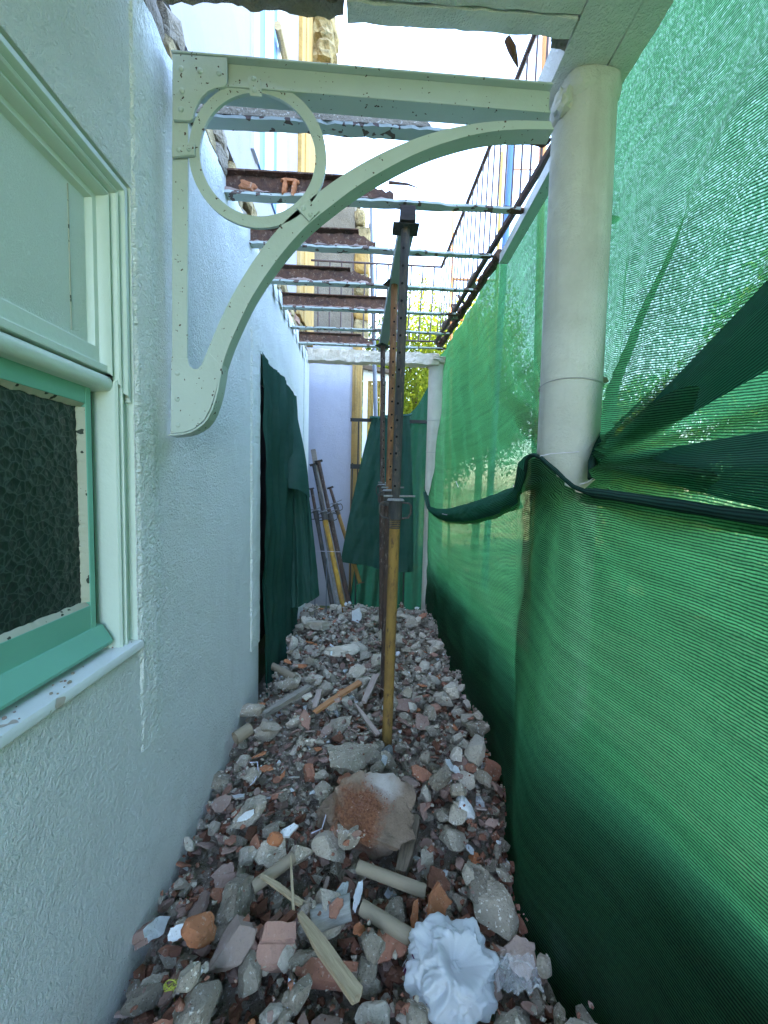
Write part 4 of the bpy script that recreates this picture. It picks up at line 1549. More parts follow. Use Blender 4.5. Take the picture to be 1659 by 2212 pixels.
# props and studs leaning in the far left corner
G = 'props leaning in the far corner'
prop('leaning prop with yellow and rust patched lower tube', W(746, 1332, 5.02), W(678, 1003, 5.55), .66, M['prop_yellow2'], M['prop_dark'], .034, .028, plate=.06, group=G)
prop('dark brown leaning prop, tallest one behind the yellow patched prop', W(757, 1318, 5.2), W(688, 996, 5.75), .62, M['prop_brown'], M['prop_brown'], .034, .028, plate=.06, holes=False, group=G)
prop('clean yellow leaning prop nearest the hanging cloth', W(778, 1260, 5.45), W(713, 1053, 5.85), .80, M['prop_yellow'], M['prop_brown'], .028, .022, plate=.05, holes=False, group=G)
prop('short blackened leaning prop at the left of the group', W(722, 1332, 5.0), W(673, 1055, 5.5), .8, M['prop_dark'], M['prop_brown'], .028, .022, plate=.035, holes=False, group=G)
st = thing('metal_stud', 'pale galvanised metal stud leaning among the props', 'stud', W(735, 1330, 5.1))
a, b = W(735, 1332, 5.05), W(684, 1020, 5.6)
o = MB().tube([a, b], .035, 4).build('channel', M['zinc'], st)
at(st, o)
tp = thing('timber_post', 'weathered timber post leaning in the far corner above the props', 'post', W(735, 1330, 5.3))
o = MB().tube([W(735, 1330, 5.3), W(677, 972, 5.85)], .05, 4).build('beam', M['wood_grey'], tp)
at(tp, o)
for (lab, a, b) in (('thin dark rod standing left of the leaning props', (681, 1200), (680, 1345)), ('thin dark rod standing in front of the leaning props', (706, 1205), (704, 1338))):
    o = MB().tube([W(*b, 4.9), W(*a, 4.95)], .006, 6).build('steel_rod', M['grey_pipe'])
    tag(o, lab, 'rod', 'thin rods in the far corner')
o = MB().tube([W(678, 1190, 4.92), W(736, 1192, 4.92)], .004, 5).build('tied_string', M['cord'])
tag(o, 'white string stretched across the leaning props', 'string')

# ------------------------------------------------------------------ rubble heap
zsurf = table([(-1, -1.80), (.9, -1.80), (1.3, -1.78), (1.9, -1.69), (2.4, -1.62), (2.9, -1.60), (3.6, -1.605), (4.4, -1.585), (4.9, -1.60), (5.3, -1.70)])


def surf(x, y):
    return zrel(zsurf(y)) + .02 * fbm(x * 2.2, y * 2.2, 1) - .05 * max(0, x - .55) * 2 * (1 if y < 2.6 else .5)


def G3(px, py):                 # where a pixel's ray meets the heap
    r = ray(px, py)
    t = 1.5
    for _ in range(40):
        p = Vector((0, 0, CZ)) + r * t
        e = p.z - surf(p.x, p.y)
        t += e / max(.2, -r.z)
    return Vector((0, 0, CZ)) + r * t


# bed of fines
mb = MB()
o = mb.grid(lambda u, v: (lerp(-.9, 1.02, u), lerp(-.9, 5.5, v), surf(lerp(-.9, 1.02, u), lerp(-.9, 5.5, v)) - .085 + .018 * fbm(lerp(-.9, 1.02, u) * 9, lerp(-.9, 5.5, v) * 9, 5)), 60, 190).build('rubble_bed', M['gravel'], fix=False)
tag(o, 'bed of crushed fines under the rubble', 'rubble', kind='stuff')


def rock_mesh(name, seed, dims, m, cuts=8, rough=.10, sub=3, planes=()):
    rs = np.random.default_rng(seed)
    bm = bmesh.new()
    bmesh.ops.create_icosphere(bm, subdivisions=sub, radius=1)
    V = np.array([v.co[:] for v in bm.verts])
    for _ in range(cuts):
        nrm = rs.normal(size=3)
        nrm /= np.linalg.norm(nrm)
        off = rs.uniform(.36, .74)
        d = V @ nrm - off
        V -= np.outer(np.maximum(d, 0), nrm)
    for nrm, off in planes:
        nrm = np.array(nrm) / np.linalg.norm(nrm)
        V -= np.outer(np.maximum(V @ nrm - off, 0), nrm)
    V = (V - (V.max(0) + V.min(0)) / 2) / ((V.max(0) - V.min(0)) / 2)
    for i, v in enumerate(bm.verts):
        p = Vector(V[i])
        q = p * 1.7 + Vector((seed * 1.37, seed * .7, 0))
        p = p * (1 + rough * noise.fractal(q * 1.5, 1, 2, 5) + .05 * noise.fractal(q * 5.5, .8, 2, 3))
        v.co = (p.x * dims[0], p.y * dims[1], p.z * dims[2])
    me = bpy.data.meshes.new(name)
    bm.to_mesh(me)
    bm.free()
    me.polygons.foreach_set('use_smooth', [True] * len(me.polygons))
    try: me.set_sharp_from_angle(angle=R(30))
    except Exception: pass
    me.materials.append(m)
    return me


def shard_mesh(name, seed, L, Wd, T, m, curve=0.0, face=None):
    rs = np.random.default_rng(seed)
    n = rs.integers(5, 8)
    ang = np.sort(rs.uniform(0, 2 * math.pi, n)) if False else np.linspace(0, 2 * math.pi, n, endpoint=False) + rs.uniform(-.35, .35, n)
    rad = rs.uniform(.65, 1.1, n)
    poly = []
    for k in range(n):
        a = Vector((math.cos(ang[k]) * rad[k] * L, math.sin(ang[k]) * rad[k] * Wd, 0))
        b = Vector((math.cos(ang[(k + 1) % n]) * rad[(k + 1) % n] * L, math.sin(ang[(k + 1) % n]) * rad[(k + 1) % n] * Wd, 0))
        for j in range(4):
            p = lerp(a, b, j / 4)
            jit = .05 * min(L, Wd) * (j > 0)
            poly.append(p + Vector((rs.normal() * jit, rs.normal() * jit, 0)))
    bm = bmesh.new()
    lo = [bm.verts.new(p) for p in poly]
    hi = [bm.verts.new(p * rs.uniform(.93, 1.0) + Vector((0, 0, T))) for p in poly]
    N = len(poly)
    cl, ch = bm.verts.new((0, 0, 0)), bm.verts.new((0, 0, T))
    for k in range(N):
        j = (k + 1) % N
        bm.faces.new((lo[k], lo[j], hi[j], hi[k]))
        bm.faces.new((lo[j], lo[k], cl))
        f = bm.faces.new((hi[k], hi[j], ch))
        if face: f.material_index = 1
    for v in bm.verts:
        v.co.z += -T / 2 - curve * (v.co.y / Wd) ** 2
        v.co.z += T * .10 * noise.noise(v.co * 60)
    bmesh.ops.recalc_face_normals(bm, faces=bm.faces)
    me = bpy.data.meshes.new(name)
    bm.to_mesh(me)
    bm.free()
    me.materials.append(m)
    if face: me.materials.append(face)
    return me


def block_mesh(name, seed, L, Wd, H, m, groove=False, jag=.06, taper=0.0):
    """broken prismatic piece: brick, lath, rod"""
    rs = np.random.default_rng(seed)
    nx = 8
    sect = [(-1, -1), (0, -1.0), (1, -1), (1, 0), (1, 1), (.4, 1), (-.4, 1), (-1, 1), (-1, 0)]
    if groove: sect = [(-1, -.7), (-.6, -1), (.9, -1), (1, .9), (.25, 1), (.18, .82), (.08, .82), (.0, 1), (-.75, 1.0), (-.82, .8), (-.9, .8), (-1, .95)]
    mb = MB()
    vs, fs = [], []
    ns = len(sect)
    for i in range(nx):
        t = i / (nx - 1)
        for (a, b) in sect:
            x = (t - .5) * L
            if i in (0, nx - 1): x += rs.normal() * jag * L * .5
            k_ = 1 - taper * max(0, 1 - t * 2.6)
            vs.append((x, a * Wd / 2 * (1 + rs.normal() * .04) * k_ + (1 - k_) * Wd * .3, b * H / 2 * (1 + rs.normal() * .05) * (1 - .4 * (1 - k_)) + .004 * math.sin(t * 5)))
    for i in range(nx - 1):
        for k in range(ns):
            fs.append((i * ns + k, i * ns + (k + 1) % ns, (i + 1) * ns + (k + 1) % ns, (i + 1) * ns + k))
    fs += [tuple(range(ns))[::-1], tuple((nx - 1) * ns + k for k in range(ns))]
    mb.add(vs, fs)
    me = bpy.data.meshes.new(name)
    me.from_pydata(mb.v, [], mb.f)
    bm = bmesh.new()
    bm.from_mesh(me)
    bmesh.ops.recalc_face_normals(bm, faces=bm.faces)
    bm.to_mesh(me)
    bm.free()
    me.materials.append(m)
    return me


# height grid so that pieces settle on each other
GX0, GY0, GS = -.86, -.2, .012
NX, NY = int(1.9 / GS), int(5.6 / GS)
H = np.zeros((NX, NY))
for i in range(NX):
    for j in range(NY):
        H[i, j] = surf(GX0 + i * GS, GY0 + j * GS) - .075
OCC = np.zeros((NX, NY))


def xmin(y): return WXP + .01


def xmax(y): return xb(y) + (.03 if y > 1.4 else -.03)


def settle(x, y, r, h, sink=.35, solid=True):
    i0, i1 = max(0, int((x - r - GX0) / GS)), min(NX, int((x + r - GX0) / GS) + 1)
    j0, j1 = max(0, int((y - r - GY0) / GS)), min(NY, int((y + r - GY0) / GS) + 1)
    if i1 <= i0 or j1 <= j0: return None
    xs = (np.arange(i0, i1) * GS + GX0)[:, None]
    ys = (np.arange(j0, j1) * GS + GY0)[None, :]
    q = ((xs - x) ** 2 + (ys - y) ** 2) / (r * r)
    m = q < 1
    if not m.any(): return None
    zb = np.percentile(H[i0:i1, j0:j1][m], 68)
    zc = zb + h * (1 - sink) * .5
    top = zc + h * .5 * np.sqrt(np.maximum(0, 1 - q)) * .85
    H[i0:i1, j0:j1] = np.where(m & (top > H[i0:i1, j0:j1]), top, H[i0:i1, j0:j1])
    if solid: OCC[i0:i1, j0:j1] = np.maximum(OCC[i0:i1, j0:j1], np.where(q < .75, 1, 0))
    return zc


def occupied(x, y, r):
    i0, i1 = max(0, int((x - r - GX0) / GS)), min(NX, int((x + r - GX0) / GS) + 1)
    j0, j1 = max(0, int((y - r - GY0) / GS)), min(NY, int((y + r - GY0) / GS) + 1)
    if i1 <= i0 or j1 <= j0: return 1
    return OCC[i0:i1, j0:j1].mean()


def put(me, name, p, rot, label, cat, group=None):
    o = bpy.data.objects.new(name, me)
    o.location, o.rotation_euler = p, rot
    link(o)
    return tag(o, label, cat, group)


def special(kind, name, px, py, size, rot, m, label, cat, seed=1, lift=0.0, sink=.3, **kw):
    p = G3(px, py)
    L_, W_, H_ = size
    if kind == 'rock': me = rock_mesh(name, seed, (L_ / 2, W_ / 2, H_ / 2), m, **kw)
    elif kind == 'shard': me = shard_mesh(name, seed, L_ / 2, W_ / 2, H_, m, **kw)
    else: me = block_mesh(name, seed, L_, W_, H_, m, **kw)
    zc = settle(p.x, p.y, max(L_, W_) * .42, H_ if kind == 'rock' else max(.03, H_), sink)
    z = (zc if zc is not None else p.z) + lift
    o = put(me, name, (p.x, p.y, z), rot, label, cat)
    return o


def span(name, a, b, r_or_size, m, label, cat, seed=1, lift=.02, tube=False, zup=0.0, twist=0.0, taper=0.3):
    """long piece lying between two pixels of the heap"""
    A, B = G3(*a), G3(*b)
    A.z += lift + .03
    B.z += lift + zup + .03
    d = B - A
    Ln = d.length
    if tube:
        mb = MB()
        r = r_or_size
        n = 20
        vs, fs = [], []
        for x in (-Ln / 2, -Ln / 2 + .001, Ln / 2 - .001, Ln / 2):
            for k in range(n):
                an = 2 * math.pi * k / n
                vs.append((x, r * math.cos(an), r * math.sin(an)))
        for x in (Ln / 2, -Ln / 2):
            for k in range(n):
                an = 2 * math.pi * k / n
                vs.append((x, (r - .004) * math.cos(an), (r - .004) * math.sin(an)))
        for i in range(5):
            for k in range(n):
                fs.append((i * n + k, i * n + (k + 1) % n, (i + 1) * n + (k + 1) % n, (i + 1) * n + k))
        for k in range(n):
            fs.append((5 * n + k, 5 * n + (k + 1) % n, (k + 1) % n, k))
        mb.add(vs, fs)
        o = mb.build(name, m, None, smooth=True)
    else:
        o = bpy.data.objects.new(name, block_mesh(name, seed, Ln, r_or_size[0], r_or_size[1], m, jag=.04, taper=taper))
        link(o)
    o.location = (A + B) / 2
    q = d.to_track_quat('X', 'Z')
    o.rotation_mode = 'QUATERNION'
    o.rotation_quaternion = q @ Matrix.Rotation(twist, 3, 'X').to_quaternion()
    for k in range(12):
        p = lerp(A, B, k / 11)
        OCCr = .02
        i, j = int((p.x - GX0) / GS), int((p.y - GY0) / GS)
        if 1 < i < NX - 2 and 1 < j < NY - 2:
            OCC[i - 1:i + 2, j - 1:j + 2] = 1
    return tag(o, label, cat)


# small stones and crumbs, uncountable: joined
tmpl = []
for k in range(14):
    rs = np.random.default_rng(900 + k)
    bm = bmesh.new()
    for _ in range(13):
        v = rs.normal(size=3)
        v /= np.linalg.norm(v)
        v *= rs.uniform(.75, 1.1)
        bm.verts.new((v[0], v[1] * rs.uniform(.6, 1), v[2] * rs.uniform(.5, .9)))
    r_ = bmesh.ops.convex_hull(bm, input=bm.verts)
    bmesh.ops.delete(bm, geom=[v for v in bm.verts if not v.link_faces], context='VERTS')
    bmesh.ops.triangulate(bm, faces=bm.faces)
    bm.verts.index_update()
    tmpl.append((np.array([v.co[:] for v in bm.verts]), np.array([[v.index for v in f.verts] for f in bm.faces])))
    bm.free()


def crumbs(name, n, s0, s1, mats, label, dens, lift, pile=False):
    buckets = [([], [], 0) for _ in mats]
    B = [[[], [], 0] for _ in mats]
    for _ in range(n):
        y = .1 + 5.1 * random.random() ** dens
        x = random.uniform(xmin(y), xmax(y) + .03)
        s = s0 + (s1 - s0) * random.random() ** 2.2
        i, j = int((x - GX0) / GS), int((y - GY0) / GS)
        if not (0 <= i < NX and 0 <= j < NY): continue
        if pile:
            z = settle(x, y, s * .8, s * 1.5, .3, False)
            if z is None: continue
        else:
            if OCC[i, j] > .6 and random.random() < .75: continue
            z = H[i, j] + s * lift
        w = [m[1](y) for m in mats]
        k = random.choices(range(len(mats)), w)[0]
        V, Fc = random.choice(tmpl)
        e = Matrix.Rotation(random.random() * 6.3, 3, 'Z') @ Matrix.Rotation(random.random() * 3, 3, 'X')
        P = V @ np.array(e).T * s
        P[:, 2] *= random.uniform(.6, 1)
        P = P + np.array((x, y, z))
        b = B[k]
        b[0].append(P)
        b[1].append(Fc + b[2])
        b[2] += len(P)
    for (m, _), b in zip(mats, B):
        if not b[0]: continue
        P, Fc = np.concatenate(b[0]), np.concatenate(b[1])
        me = bpy.data.meshes.new(name)
        me.from_pydata(P.tolist(), [], Fc.tolist())
        me.materials.append(m)
        o = bpy.data.objects.new(name, me)
        link(o)
        tag(o, label % m.name.replace('_', ' '), 'rubble', kind='stuff')


mats = [(M['concrete'], lambda y: 1.0 if y < 2.6 else .5), (M['concrete_pale'], lambda y: .45 if y < 2.0 else (.9 if y < 3 else 2)), (M['terracotta'], lambda y: 1.5 if y < 1.9 else (.5 if y < 2.8 else .12)),
        (M['dusty_clay'], lambda y: .7 if y < 2.6 else .3), (M['plaster'], lambda y: .06)]
crumbs('packed_rubble', 6500, .017, .048, mats, 'packed %s chunks under the loose pieces', 1.25, .3, True)

# --- the pieces one can pick out
bp = G3(795, 1800)
bme = rock_mesh('plaster_boulder', 5, (.235, .20, .15), M['boulder'], 3, .12, 5, [((.05, -.45, .9), .42), ((-.9, -.25, .25), .62), ((.85, -.3, .1), .66), ((.1, -.95, -.3), .62), ((.7, .6, .3), .7), ((-.45, .8, .3), .72), ((-.5, -.7, -.2), .7)])
settle(bp.x, bp.y, .16, .2)
put(bme, 'plaster_boulder', (bp.x, bp.y, bp.z + .085), (.12, -.05, .25), 'big plaster faced stone with a spill of red earth on top', 'stone')
for k in range(40):         # clods of red earth on it
    pass
special('rock', 'concrete_slab_lump', 762, 1650, (.31, .25, .15), (.15, .05, .3), M['concrete'], 'large flat topped concrete lump in front of the near prop', 'concrete', 12, .01, cuts=9, rough=.10, sub=4)
special('rock', 'concrete_slab_lump', 1068, 1995, (.17, .19, .07), (.35, .1, .15), M['concrete'], 'square grey concrete slab piece tilted towards the netting', 'concrete', 21, .03, cuts=6, rough=.05, sub=4)
special('rock', 'concrete_lump', 505, 2000, (.17, .17, .16), (.3, .2, .8), M['concrete'], 'big knobbly concrete lump with a white chip near the left wall', 'concrete', 33, .03, sub=4, rough=.2)
special('rock', 'concrete_lump', 535, 1795, (.20, .11, .10), (.1, -.3, .6), M['concrete'], 'long rough concrete lump pointing at the white wall', 'concrete', 35, .02, sub=4, rough=.16)
special('rock', 'concrete_lump', 1025, 1655, (.10, .16, .17), (.4, .2, .3), M['concrete_pale'], 'upright pointed concrete slab by the foot of the netting', 'concrete', 37, .04, sub=4)
special('rock', 'concrete_lump', 948, 1735, (.11, .10, .10), (.2, .1, 1.0), M['concrete'], 'grey lump with sparkling aggregate right of the big stone', 'concrete', 39, .03, sub=4)
special('rock', 'concrete_lump', 848, 2000, (.10, .10, .10), (.2, .1, .3), M['concrete'], 'speckled lump between the two cardboard tubes', 'concrete', 41, .03, sub=4, rough=.16)
special('rock', 'concrete_lump', 665, 1975, (.085, .085, .085), (.2, .1, .3), M['concrete'], 'dark speckled round lump beside the thin upright stick', 'concrete', 43, .03, sub=4, rough=.18)
special('rock', 'concrete_lump', 740, 1420, (.34, .18, .13), (0, .05, .2), M['concrete_pale'], 'long pale concrete lump in the far part of the heap', 'concrete', 45, .03, sub=4)
special('rock', 'concrete_lump', 690, 1355, (.34, .18, .12), (0, 0, .1), M['concrete_pale'], 'pale concrete lump near the curtain foot at the far end', 'concrete', 47, .03, sub=4)
special('rock', 'concrete_lump', 540, 1555, (.20, .12, .10), (0, -.1, .2), M['concrete'], 'concrete lump against the wall below the door curtain', 'concrete', 49, .03, sub=4)
special('rock', 'white_stone', 997, 1770, (.12, .12, .08), (.5, .1, .6), M['plaster'], 'white triangular stone right of the big stone', 'stone', 51, .045, cuts=10, rough=.05, sub=4)
special('rock', 'slate_stone', 834, 1632, (.075, .05, .10), (.2, 0, .2), M['slate'], 'pointed grey green stone at the foot of the near prop', 'stone', 53, .06, cuts=10, rough=.04)
special('rock', 'slate_stone', 826, 1658, (.07, .06, .05), (.2, 0, 1.2), M['plaster'], 'pale bluish chip just below the pointed grey stone', 'stone', 55, .05, cuts=10, rough=.05)
special('rock', 'clay_lump', 432, 2078, (.125, .095, .07), (.2, .3, .3), M['orange_clay'], 'bright orange brick lump near the white wall', 'brick', 57, .06, cuts=7, rough=.09, sub=4)
special('rock', 'mortared_brick', 497, 2105, (.17, .12, .09), (.15, -.2, .9), M['dusty_clay'], 'mortar coated brick piece leaning below the orange lump', 'brick', 59, .05, cuts=8, rough=.06, sub=4)
special('block', 'hollow_brick', 598, 2085, (.13, .12, .06), (.5, .15, .12), M['terracotta'], 'grooved terracotta hollow brick piece in the foreground', 'brick', 61, .06, groove=True)
special('block', 'hollow_brick', 583, 2018, (.11, .022, .03), (.1, -.2, .75), M['terracotta'], 'upper of two slim ribbed terracotta strips', 'brick', 62, .05)
special('block', 'hollow_brick', 610, 2028, (.11, .022, .03), (.1, -.2, .75), M['terracotta'], 'lower of two slim ribbed terracotta strips', 'brick', 63, .05)
special('block', 'hollow_brick', 710, 2128, (.205, .055, .05), (.2, .02, -.05), M['terracotta'], 'long pinkish terracotta bar lying across under the wooden stake', 'brick', 64, .05, jag=.02)
special('shard', 'plaster_slab', 322, 2045, (.24, .09, .05), (1.0, .5, 1.35), M['dusty_clay'], 'tall white faced plaster slab leaning on the left wall', 'plaster', 65, .09, face=M['plaster'])
special('shard', 'plaster_flake', 736, 1962, (.075, .115, .02), (.75, .1, -.1), M['concrete'], 'white textured plaster flake standing left of the tube', 'plaster', 67, .06, face=M['plaster'])
special('shard', 'plaster_flake', 772, 1963, (.045, .11, .02), (.8, .2, -.15), M['concrete'], 'narrow white plaster flake under the tube end', 'plaster', 68, .06, face=M['plaster'])
special('shard', 'plaster_slab', 1190, 2040, (.13, .22, .07), (.5, .5, .35), M['concrete'], 'large white coated plaster slab at the foot of the netting', 'plaster', 69, .05, face=M['plaster'])
special('shard', 'plaster_flake', 1262, 2145, (.06, .14, .015), (.6, .4, .15), M['plaster'], 'pale green triangular plaster flake in the near right corner', 'plaster', 70, .06)
special('shard', 'plaster_flake', 382, 2068, (.08, .05, .01), (.6, -.3, .7), M['plaster'], 'small bright white flake beside the orange lump', 'plaster', 71, .05)
special('shard', 'plaster_flake', 532, 1830, (.10, .035, .015), (.9, -.2, .35), M['terracotta'], 'white topped tile edge below the long concrete lump', 'plaster', 72, .04, face=M['plaster'])
special('shard', 'plaster_flake', 621, 1845, (.10, .05, .02), (.5, -.2, .4), M['plaster'], 'chipped white plaster strip left of the big stone', 'plaster', 73, .05)
special('shard', 'white_tile', 772, 1342, (.16, .20, .02), (1.2, .1, .1), M['terracotta'], 'white tile chip standing at the far crest of the heap', 'tile', 74, .09, face=M['plaster'])
special('shard', 'tile_shard', 942, 2025, (.13, .12, .014), (.9, .1, .5), M['orange_clay'], 'flat orange tile triangle behind the plastic bag', 'tile', 75, .06)
special('shard', 'tile_shard', 905, 1700, (.16, .10, .014), (.5, .2, -.4), M['terracotta'], 'broad curved terracotta tile piece above the sparkling lump', 'tile', 76, .05, curve=.02)
special('shard', 'tile_shard', 870, 1530, (.20, .14, .015), (.4, 0, .2), M['dusty_clay'], 'dusty terracotta tile just right of the near prop', 'tile', 77, .04)
special('shard', 'tile_shard', 1065, 1672, (.16, .12, .014), (.7, .5, .3), M['terracotta'], 'curled roof tile piece against the netting', 'tile', 78, .06, curve=.035)
special('shard', 'tile_shard', 1075, 1715, (.13, .10, .014), (.5, .6, .9), M['terracotta'], 'second roof tile piece below the curled one by the netting', 'tile', 79, .05, curve=.02)
special('shard', 'tile_shard', 945, 1925, (.12, .11, .02), (.6, .1, .2), M['terracotta'], 'large pinkish tile shard right of the rotten timber', 'tile', 80, .06)
special('shard', 'tile_shard', 895, 2010, (.045, .13, .02), (.9, .2, -.3), M['orange_clay'], 'narrow ribbed orange shard beside the speckled lump', 'tile', 81, .06)
special('shard', 'tile_shard', 548, 1870, (.06, .11, .015), (.7, .2, -.4), M['terracotta'], 'pointed pink tile shard above the left cardboard tube', 'tile', 82, .05)
special('shard', 'tile_shard', 590, 1880, (.17, .15, .016), (.45, .1, .1), M['concrete'], 'flat grey tile shard under the left cardboard tube', 'tile', 83, .03)
special('rock', 'clay_lump', 594, 1872, (.07, .05, .045), (.1, .1, .2), M['orange_clay'], 'small orange clay lump above the left cardboard tube', 'brick', 84, .06)
special('shard', 'tile_shard', 484, 1900, (.13, .11, .015), (.5, -.1, .2), M['dusty_clay'], 'flat pinkish tile shard near the white wall', 'tile', 85, .05)
special('shard', 'tile_shard', 430, 1985, (.11, .14, .016), (.5, -.4, -.5), M['dusty_clay'], 'pale pink wedge of tile beside the white wall', 'tile', 86, .05)
special('shard', 'tile_shard', 1125, 2100, (.13, .17, .016), (.7, .2, -.3), M['dusty_clay'], 'tall pale tile shard right of the plastic bag', 'tile', 87, .06)
special('shard', 'tile_shard', 1055, 2150, (.14, .12, .016), (.6, .1, .6), M['dusty_clay'], 'broad grey pink tile shard touching the plastic bag', 'tile', 88, .04)
special('block', 'hollow_brick', 668, 1668, (.05, .08, .04), (.3, .2, .4), M['terracotta'], 'small clean pink brick chip left of the flat concrete lump', 'brick', 89, .05)
span('cardboard_tube', (545, 1962), (634, 1893), .024, M['card'], 'left brown cardboard tube lying towards the white wall', 'tube', lift=.06, tube=True)
span('cardboard_tube', (772, 1918), (918, 1975), .024, M['card'], 'brown cardboard tube just in front of the big stone', 'tube', lift=.07, tube=True)
span('cardboard_tube', (780, 2010), (895, 2085), .026, M['card'], 'brown cardboard tube ending under the plastic bag', 'tube', lift=.07, tube=True)
span('cardboard_tube', (587, 1458), (640, 1482), .030, M['card'], 'cardboard tube sticking out by the door curtain', 'tube', lift=.05, tube=True, zup=-.02)
span('cardboard_tube', (508, 1622), (540, 1600), .038, M['card'], 'short torn cardboard roll by the left wall', 'tube', lift=.05, tube=True)
span('wooden_stake', (642, 2045), (772, 2230), (.045, .02), M['wood_pale'], 'splintered pale wooden stake in the foreground', 'stake', 91, .10, taper=.6)
span('wooden_stick', (563, 1950), (652, 2012), (.022, .010), M['wood_pale'], 'short flat stick crossing beside the left cardboard tube', 'stick', 92, .09)
span('wooden_stick', (627, 1915), (633, 2035), (.010, .007), M['wood_pale'], 'thin upright splinter crossing the flat stick', 'stick', 93, .11)
span('rotten_timber', (868, 1925), (892, 1800), (.065, .045), M['wood_old'], 'dark rotten timber block right of the big stone', 'timber', 94, .05)
span('wooden_lath', (683, 1562), (778, 1493), (.045, .02), M['wood_orange'], 'orange wooden lath lying left of the near prop', 'lath', 95, .05)
span('wooden_lath', (572, 1572), (668, 1508), (.05, .035), M['wood_grey'], 'weathered grey wooden lath pointing at the door curtain', 'lath', 96, .06)
span('wooden_lath', (787, 1540), (812, 1478), (.05, .02), M['wood_pink'], 'pale lath piece just left of the near prop', 'lath', 97, .05)
span('wooden_lath', (765, 1545), (815, 1612), (.03, .015), M['wood_pink'], 'split pinkish splinter leading to the prop foot', 'lath', 98, .05, taper=.8)
span('wooden_lath', (680, 1552), (690, 1512), (.04, .012), M['wood_pink'], 'short pink lath beside the orange one', 'lath', 99, .05)
# grey curved tile
p = G3(715, 2030)
mb = MB()
mb.grid(lambda u, v: (lerp(-.075, .075, u) * (1 + .08 * v), lerp(-.04, .04, v), .02 - .022 * (2 * v - 1) ** 2 + .003 * fbm(u * 5, v * 5)), 16, 10)
o = mb.build('curved_tile', M['grey_tile'], None, fix=False, smooth=True)
md = o.modifiers.new('thickness', 'SOLIDIFY')
md.thickness = .006
o.location, o.rotation_euler = (p.x, p.y, p.z + .11), (.65, -.25, .1)
tag(o, 'grey curved tile piece above the terracotta bar', 'tile')

# --- generic pieces
def lumps(base, m, c0, c1, r0, r1):
    out = []
    for k in range(20):
        d3 = (random.uniform(.58, .95), random.uniform(.42, .8))
        me = rock_mesh('concrete_lump', base + k, (1, d3[0], d3[1]), m, random.randint(c0, c1), random.uniform(r0, r1), 3)
        me['prop'] = d3
        out.append(me)
    return out


lumpA, lumpB = lumps(200, M['concrete'], 14, 22, .05, .12), lumps(300, M['concrete_pale'], 14, 22, .05, .10)
shA = [shard_mesh('tile_shard', 400 + k, 1, random.uniform(.5, .95), random.uniform(.20, .34), random.choice([M['terracotta'], M['terracotta'], M['dusty_clay'], M['dusty_clay'], M['orange_clay']]), random.choice([0, 0, .15, .3])) for k in range(26)]
shP = [shard_mesh('plaster_flake', 500 + k, 1, random.uniform(.4, .8), random.uniform(.15, .3), M['concrete_pale'], 0, M['plaster']) for k in range(8)]


def zone(y):
    for lim, nm in ((1.35, 'nearest the camera'), (1.75, 'beside the big stone'), (2.3, 'before the near prop'), (3.0, 'between the props'), (9, 'at the far end')):
        if y < lim: return nm


def side(x, y):
    return 'by the white wall' if x < -.45 else ('by the netting' if x > .35 else 'mid heap')


LOOSE = []


def scatter(n, sizes, kind, dens, word, tries=40000):
    made = 0
    for _ in range(tries):
        if made >= n: break
        y = .75 + 4.33 * random.random() ** dens
        x = random.uniform(xmin(y), xmax(y))
        s = random.uniform(*sizes)
        if x - s * .6 < xmin(y) - .02 or x + s * .5 > xmax(y) + .03: continue
        if occupied(x, y, s * .7) > .5: continue
        rot = (random.uniform(-.45, .45), random.uniform(-.45, .45), random.uniform(0, 6.28))
        if kind == 'lump':
            pale = random.random() < (.85 if y > 3.0 else (.45 if y > 2.2 else .15))
            k = random.randrange(20)
            me = (lumpB if pale else lumpA)[k]
            d3 = me['prop']
            shape = 'flat' if d3[1] < .52 else ('long' if d3[0] < .68 else 'blocky')
            h = s * 2 * d3[1]
            zc = settle(x, y, s * .85, h, .2)
            nm, ct = 'concrete_lump', 'concrete'
            lab = '%s %s %s concrete lump, %s, %s' % (word, shape, 'pale' if pale else 'grey', zone(y), side(x, y))
            sc3 = (s, s, s)
        elif kind == 'shard':
            me = random.choice(shA)
            zc = settle(x, y, s * .85, s * .55, .15)
            rot = (random.uniform(-.7, .7) + .15, random.uniform(-.6, .6), rot[2])
            mn = me.materials[0].name.replace('_', ' ')
            nm, ct = 'tile_shard', 'tile'
            lab = '%s %s shard, %s, %s' % (word, mn, zone(y), side(x, y))
            sc3 = (s, s, max(s * .5, .022))
        else:
            me = random.choice(shP)
            zc = settle(x, y, s * .8, s * .5, .1)
            rot = (random.uniform(-.6, .6) + .3, random.uniform(-.6, .6), rot[2])
            nm, ct = 'plaster_flake', 'plaster'
            lab = 'loose white plaster flake, %s, %s' % (zone(y), side(x, y))
            sc3 = (s, s, s)
        if zc is None: continue
        o = put(me, nm, (x, y, zc + (.012 if kind != 'lump' else 0)), rot, None, ct, lab)
        LOOSE.append((o, lab.split(',')[0], x, y))
        o.scale = sc3
        made += 1
    return made


